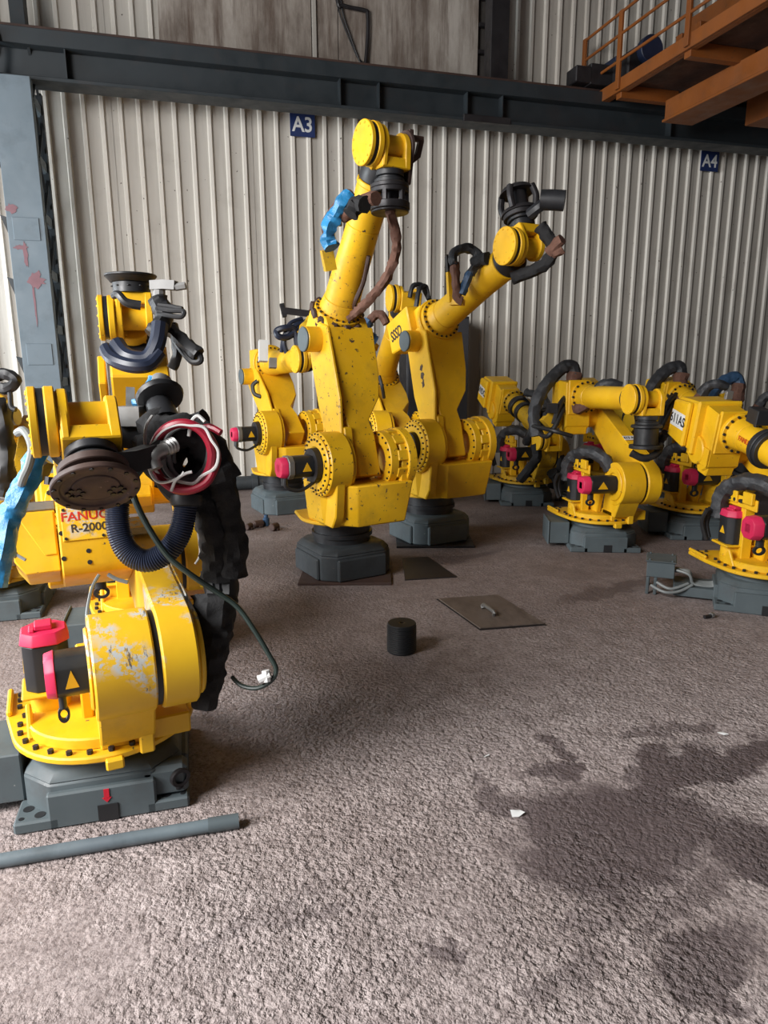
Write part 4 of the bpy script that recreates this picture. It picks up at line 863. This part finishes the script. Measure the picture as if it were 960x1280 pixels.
obj('side_cover', MB().prism([(-.262, -.10), (-.25, .09), (-.105, .09), (-.105, -.155), (-.225, -.155)], 'YZ', .18, .455).prism([(-.245, .085), (-.11, .085), (-.11, -.09), (-.155, -.09)], 'YZ', .455, .462).mesh('side_cover', YEL, .006), R['root'], R['M3'])
obj('clamp_bar', MB().b(.36, .44, -.27, -.10, .095, .135).cyl((.40, -.22, .13), (.40, -.22, .14), .012, n=12).cyl((.40, -.15, .13), (.40, -.15, .14), .012, n=12).mesh('clamp_bar', STEEL, .006), R['root'], R['M3'], 'bare steel clamp bar')
for z in (.02, -.075): obj('connector', MB().cyl((.40, -.26, z), (.40, -.29, z), .030, n=20).cyl((.40, -.29, z), (.40, -.325, z), .035, n=8).cyl((.40, -.325, z), (.40, -.36, z), .024, n=16).b(.37, .43, -.315, -.275, z - .04, z + .04).mesh('connector', STEEL, .004), R['root'], R['M3'], 'silver cable connector')
# wrist tool: rusty adapter discs and a dark bracket
obj('tool_flange', cached('fl', flange), R['yoke'])
td = obj('tool_plate', MB().cyl((.262, .02, 0), (.30, .02, 0), .150, n=36).cyl((.30, .02, 0), (.345, .02, 0), .115, n=32).lathe((.345, .02, 0), (1, 0, 0), [(0, .10), (0, .185), (.028, .185), (.028, .150), (.018, .145), (.018, .10)], 40, True).cyl((.345, .02, 0), (.366, .02, 0), .10, n=32).mesh('tool_plate', RUSTY, .004), R['yoke'], None, 'brown rusty tool plate of stacked discs')
bl = MB()
for s_ in (-1, 1):
    for k in range(6):
        a = k * pi / 3; bl.cyl((.36, .02 + s_ * .085 + .030 * cos(a), .030 * sin(a) - .03), (.372, .02 + s_ * .085 + .030 * cos(a), .030 * sin(a) - .03), .012, n=6)
obj('bolts', bl.bolts((.373, .02, 0), (1, 0, 0), .168, 14, .010, .006).mesh('bolts', IRON), td, kind='stuff')
dress(R, 'tool_bracket', MB().tube(px((140, 578, 2.12), (165, 576, 2.16), (190, 568, 2.22)), .046, 4, 2).tube(px((186, 572, 2.22), (204, 560, 2.26)), .035, 6, 2).tube(px((148, 560, 2.2), (152, 585, 2.2)), .02, 4, 1), IRON, 'dark steel tool bracket')
# big corrugated hose with its two cuffs
dress(R, 'corrugated_hose', MB().tube(px((157, 575, 2.36), (152, 598, 2.38), (147, 628, 2.40), (148, 662, 2.40), (160, 690, 2.40), (183, 701, 2.40), (208, 690, 2.40), (224, 668, 2.40), (231, 640, 2.40), (233, 612, 2.40)), .041, 20, 10, 0, (.008, .085)), HOSE_NAVY, 'black corrugated plastic hose loop')
for a, b in (((148, 615, 2.40), (147, 629, 2.40)), ((233, 629, 2.40), (233, 613, 2.40))):
    A, B = px(a, b); dv = (B - A).normalized()
    dress(R, 'hose_cuff', MB().lathe(A - dv * .012, dv, [(0, .042), (.006, .052), (.022, .057), (.040, .055), (.05, .046)], 24), RUBBER, 'black rubber cuff')
# bundle on the right of the wrist
dress(R, 'cable_clamp', MB().tube(px((196, 498, 2.5), (201, 512, 2.46), (207, 530, 2.42)), (.040, .058), 14, 4).lathe(px((198, 490, 2.5))[0], (px((205, 512, 2.46))[0] - px((198, 490, 2.5))[0]), [(0, .030), (.006, .075), (.02, .085), (.035, .08), (.05, .05)], 24), BLACK, 'black conical cable gland')
dress(R, 'connector', MB().tube(px((203, 474, 2.55), (200, 484, 2.53), (199, 496, 2.5)), .036, 12, 3), STEEL, 'silver round connector')
dress(R, 'blue_wrap', MB().tube(px((192, 472, 2.56), (189, 482, 2.55), (180, 500, 2.5), (166, 503, 2.5)), (.022, .014), 8, 4, .4), BLUE, 'scrap of blue plastic')
dress(R, 'terminal_block', MB().tube(px((150, 520, 2.45), (178, 520, 2.45)), .048, 4, 1), STEEL, 'pale terminal block'); dress(R, 'block_carrier', MB().tube(px((152, 540, 2.50), (186, 545, 2.50)), .070, 4, 1), BLACK)
dress(R, 'bracket_tab', MB().tube(px((163, 486, 2.6), (163, 512, 2.58)), .022, 4, 1), STEEL)
dress(R, 'cable_bundle', MB().tube(px((190, 530, 2.42), (205, 540, 2.38), (225, 538, 2.36), (250, 548, 2.38), (268, 570, 2.4), (280, 600, 2.42)), .058, 12, 7, .35).tube(px((186, 548, 2.42), (195, 575, 2.40), (215, 600, 2.40), (235, 612, 2.42)), .055, 12, 7, .35).tube(px((238, 530, 2.4), (256, 525, 2.38)), .034, 10, 3, .3), CLOTH, 'black cloth wrapped cable bundle')
def coil(cx, cy, rx, ry, d, tilt=0.0, n=14, a0=0.0, jit=0.0):
    return px(*[(cx + rx * cos(a0 + k * 2 * pi / n) + jit * (random.random() - .5), cy + ry * sin(a0 + k * 2 * pi / n) + jit * (random.random() - .5), d + tilt * sin(k * 2 * pi / n)) for k in range(n)])
dress(R, 'red_hose_coil', MB().tube(coil(228, 570, 37, 41, 2.27, .04), .0155, 10, 6, 0, None, True).tube(coil(231, 573, 40, 40, 2.29, -.03, jit=3), .013, 10, 6, 0, None, True).tube(px((248, 538, 2.3), (262, 534, 2.28), (276, 541, 2.27)), .012, 8, 4), REDC, 'dark red hose coil')
cc = MB()
for k in range(5): cc.tube(coil(233 + k * 1.4, 568 - k, 30 - 2 * k + 3 * (k % 2), 36 - k, 2.31 + .012 * k, .03, jit=3), .008, 8, 5, 0, None, True)
dress(R, 'grey_cable_coil', cc, GREYC, 'grey cable coil')
dress(R, 'white_cable_coil', MB().tube(coil(230, 566, 41, 37, 2.25, .03, jit=5), .0055, 6, 5, 0, None, True).tube(px((190, 520, 2.3), (182, 535, 2.26), (182, 560, 2.25), (188, 590, 2.25), (200, 603, 2.25), (222, 598, 2.24), (230, 590, 2.24)), .005, 6, 6)
    .tube(px((236, 545, 2.26), (239, 528, 2.25), (247, 520, 2.25), (256, 527, 2.25)), .006, 6, 5).tube(px((214, 614, 2.25), (220, 600, 2.24), (232, 592, 2.24), (240, 590, 2.24)), .005, 6, 5), WHITEC, 'thin white cable loops')
dress(R, 'elbow_fitting', MB().tube(px((216, 556, 2.24), (204, 562, 2.22), (194, 567, 2.20), (192, 576, 2.20), (196, 586, 2.20)), .021, 12, 5).tube(px((219, 555, 2.25), (206, 561, 2.22)), .027, 14, 6, 0, (.012, .2)), STEEL, 'dull silver elbow fitting')
dress(R, 'cable_bundle', MB().tube(px((196, 590, 2.5), (212, 575, 2.5), (222, 556, 2.5), (228, 535, 2.48)), .050, 10, 6, .3).tube(px((236, 608, 2.5), (248, 585, 2.5), (252, 560, 2.5)), .048, 10, 6, .3).tube(px((206, 612, 2.52), (212, 590, 2.52), (216, 560, 2.52)), .045, 10, 6, .3), CLOTH)
# draped cloth sleeves hanging down the right side
dress(R, 'cable_sleeve', MB().tube(px((236, 606, 2.48), (252, 625, 2.5), (263, 655, 2.52), (270, 690, 2.55), (272, 722, 2.58)), (.048, .058), 16, 12, .28), CLOTH, 'black cloth cable sleeve')
dress(R, 'cable_sleeve', MB().tube(px((270, 585, 2.46), (280, 615, 2.5), (286, 650, 2.54), (291, 685, 2.56), (288, 718, 2.58)), (.046, .056), 16, 12, .28), CLOTH, 'black cloth cable sleeve')
dress(R, 'bundle_bag', MB().tube(px((270, 745, 2.56), (268, 775, 2.54), (264, 810, 2.52), (260, 845, 2.50), (256, 872, 2.48), (254, 884, 2.48)), (.082, .040), 18, 12, .28), CLOTH, 'black cloth bag over hanging cables')
dress(R, 'side_bracket', MB().tube(px((252, 724, 2.62), (292, 724, 2.62)), .035, 4, 1).tube(px((252, 762, 2.62), (292, 762, 2.62)), .026, 4, 1), YEL_OLD, 'worn yellow side bracket')
dress(R, 'cable_group', MB().tube(px((262, 712, 2.58), (266, 740, 2.57), (262, 770, 2.55)), .030, 8, 4, .3).tube(px((284, 712, 2.58), (286, 738, 2.58), (282, 772, 2.56)), .034, 8, 4, .3).tube(px((272, 712, 2.56), (274, 740, 2.56), (272, 772, 2.55)), .018, 8, 4), RUBBER)
dress(R, 'pneumatic_tube', MB().tube(px((254, 655, 2.56), (262, 675, 2.56), (275, 690, 2.56), (280, 710, 2.57)), .006, 6, 5).tube(px((245, 650, 2.58), (250, 690, 2.58), (244, 705, 2.58)), .004, 6, 5), WHITEC)
# dark green cable that crosses the front and hangs with a plug
dress(R, 'hanging_cable', MB().tube(px((186, 575, 2.3), (172, 592, 2.3), (164, 606, 2.3), (170, 628, 2.3), (186, 660, 2.32), (210, 695, 2.34), (238, 718, 2.36), (268, 738, 2.40), (296, 758, 2.42), (318, 788, 2.42), (336, 818, 2.42), (345, 836, 2.42), (340, 850, 2.42), (322, 860, 2.42), (302, 857, 2.44), (290, 846, 2.46)), (.0115, .0075), 10, 8), GREENC, 'dark green hanging cable')
dress(R, 'cable_plug', MB().tube(px((338, 843, 2.41), (330, 847, 2.41), (324, 850, 2.41)), (.012, .018), 10, 3).tube(px((332, 838, 2.41), (334, 852, 2.41)), .014, 8, 2), WHITE, 'white cable plug')
# left side hoses
dress(R, 'blue_hose', MB().tube(px((52, 548, 2.3), (40, 585, 2.28), (24, 622, 2.26), (10, 650, 2.25), (2, 690, 2.24), (-8, 730, 2.24)), (.030, .042), 12, 8, .35), BLUE, 'blue plastic wrapped hose')
dress(R, 'blue_hose', MB().tube(px((24, 606, 2.34), (18, 632, 2.34), (10, 668, 2.34), (2, 700, 2.34)), .030, 10, 7, .3), BLUE)
dress(R, 'grey_hose', MB().tube(px((22, 541, 2.28), (29, 538, 2.24), (36, 546, 2.22), (40, 562, 2.21), (36, 582, 2.21), (29, 598, 2.22), (27, 610, 2.26), (36, 618, 2.3)), .0135, 10, 7), GREYC, 'grey hose')
dress(R, 'cable_hanger', MB().tube(px((44, 585, 2.4), (54, 592, 2.4)), .05, 6, 1).tube(px((62, 596, 2.38), (61, 606, 2.38)), .016, 8, 1), IRON)
dress(R, 'motor_cable', MB().tube(px((2, 662, 2.5), (-4, 675, 2.5), (6, 690, 2.5), (20, 694, 2.5)), .012, 8, 5).tube(px((18, 692, 2.5), (32, 700, 2.5)), .006, 6, 2), GREYC)
dress(R, 'thin_cable', MB().tube(px((110, 790, 2.5), (109, 765, 2.55), (115, 735, 2.6), (124, 718, 2.62)), .006, 6, 6).tube(px((135, 718, 2.6), (146, 724, 2.6), (160, 728, 2.6)), .008, 6, 5), GREYC)
obj('rating_plate', MB().b(-.05, .05, -.022, .022, -.001, .0015).move(frame((-.118, .225, .66), (0, 1, 0), (.06, 0, -1))).mesh('rating_plate', RUSTY), R['arm'])
obj('scuffed_plate', MB().b(-.06, .04, -.045, .045, -.001, .002).move(frame((.158, .224, .78), (0, 1, 0), (-.06, 0, 1))).mesh('scuffed_plate', plain('scratched_bare_patch', (0.34, 0.29, 0.17), .5, nscale=40, vary=.6), .001), R['arm'], None, 'scraped rating plate')
# base marks: red arrow, lifting eye
Mb = Matrix.Identity(4)
obj('red_arrow', MB().b(.007, .027, -.328, -.3245, .108, .152).prism([(.0, .112), (.034, .112), (.017, .090)], 'XZ', -.328, -.3245).mesh('red_arrow', DKRED), R['base'], None, 'red arrow mark')
obj('lifting_eye', MB().lathe((.295, -.300, .135), (.5, -1, 0), [(-.010, .024), (-.010, .042), (.010, .042), (.010, .024)], 28, True).cyl((.27, -.27, .06), (.295, -.300, .10), .016, n=12).mesh('lifting_eye', IRON, .003), R['base'], None, 'dark steel lifting eye')
obj('slot', MB().b(.300, .306, .02, .065, .355, .38).mesh('slot', RUBBER), R['root'], R['M1'] @ T((-.018, 0, 0)))
obj('front_block', MB().b(.14, .325, -.30, -.20, .05, .19).mesh('front_block', GREY, .02), R['base'])
# robot behind: flange, forearm cover, cables, clamp
R = F2
obj('tool_flange', MB().cyl((.172, .02, 0), (.245, .02, 0), .130, n=36).cyl((.245, .02, 0), (.285, .02, 0), .140, .175, n=36).cyl((.285, .02, 0), (.300, .02, 0), .180, n=36).bolts((.215, .02, 0), (1, 0, 0), .131, 10, .012, .006).b(.20, .225, -.02, .06, .125, .135).mesh('tool_flange', BLACK, .003), R['yoke'])
obj('forearm_cover', MB().prism([(.20, .02), (.92, .05), (.92, .30), (.84, .325), (.20, .34)], 'XZ', -.125, .180).mesh('forearm_cover', YEL, .010), R['root'], R['M3'], 'plain yellow forearm cover')
obj('cover_lip', MB().b(.60, .86, -.19, -.15, .06, .28).mesh('cover_lip', YEL, .006), R['root'], R['M3'])
dress(R, 'clamp_arm', MB().tube(px((190, 357, 3.35), (206, 356, 3.33), (220, 357, 3.32)), .030, 4, 1).tube(px((219, 359, 3.32), (232, 357, 3.32)), .018, 6, 1).tube(px((199, 362, 3.35), (199, 372, 3.36)), .028, 8, 1), SILVER, 'silver clamp arm')
dress(R, 'cable_loops', MB().tube(px((133, 436, 3.3), (140, 448, 3.25), (158, 456, 3.22), (176, 458, 3.22), (188, 454, 3.24), (200, 440, 3.26)), .034, 10, 7).tube(px((146, 430, 3.3), (160, 446, 3.26), (184, 448, 3.26), (196, 430, 3.26), (200, 405, 3.28)), .040, 10, 7), HOSE_NAVY, 'navy cable loop under the wrist')
dress(R, 'cable_bundle', MB().tube(px((190, 420, 3.3), (202, 405, 3.32), (204, 390, 3.34), (198, 375, 3.36)), .045, 10, 6, .3).tube(px((196, 385, 3.3), (212, 388, 3.28), (229, 389, 3.27), (226, 396, 3.27), (208, 394, 3.28), (198, 392, 3.3)), .012, 8, 6).tube(px((198, 382, 3.3), (214, 384, 3.29), (228, 387, 3.28)), .014, 8, 6), RUBBER)
dress(R, 'cable_bundle', MB().tube(px((208, 410, 3.4), (220, 418, 3.38), (234, 432, 3.36), (248, 444, 3.35)), .036, 10, 6, .3).tube(px((214, 418, 3.4), (226, 436, 3.37), (240, 452, 3.36), (251, 450, 3.35), (246, 436, 3.35)), .016, 8, 6).tube(px((216, 405, 3.42), (222, 440, 3.42), (215, 460, 3.44)), .026, 10, 6, .3), RUBBER, 'black cable bundle')
dress(R, 'wrist_lever', MB().tube(px((142, 370, 3.25), (148, 368, 3.22), (158, 378, 3.22), (176, 382, 3.24)), (.016, .022), 10, 5), BLACK)
# robot cut off by the left edge
R = F3
dress(R, 'cable_bundle', MB().tube(px((-6, 470, 3.6), (8, 468, 3.6), (20, 476, 3.6), (8, 486, 3.6), (-6, 482, 3.6)), .03, 8, 6, .3).tube(px((-5, 500, 3.6), (4, 540, 3.6), (6, 590, 3.6), (0, 620, 3.6)), .05, 10, 6, .35).tube(px((5, 480, 3.6), (12, 490, 3.6), (14, 508, 3.6), (20, 512, 3.6)), .014, 8, 6), RUBBER)
dress(R, 'side_motor', MB().tube(px((12, 521, 3.7), (22, 521, 3.7)), .045, 16, 1), STEEL)
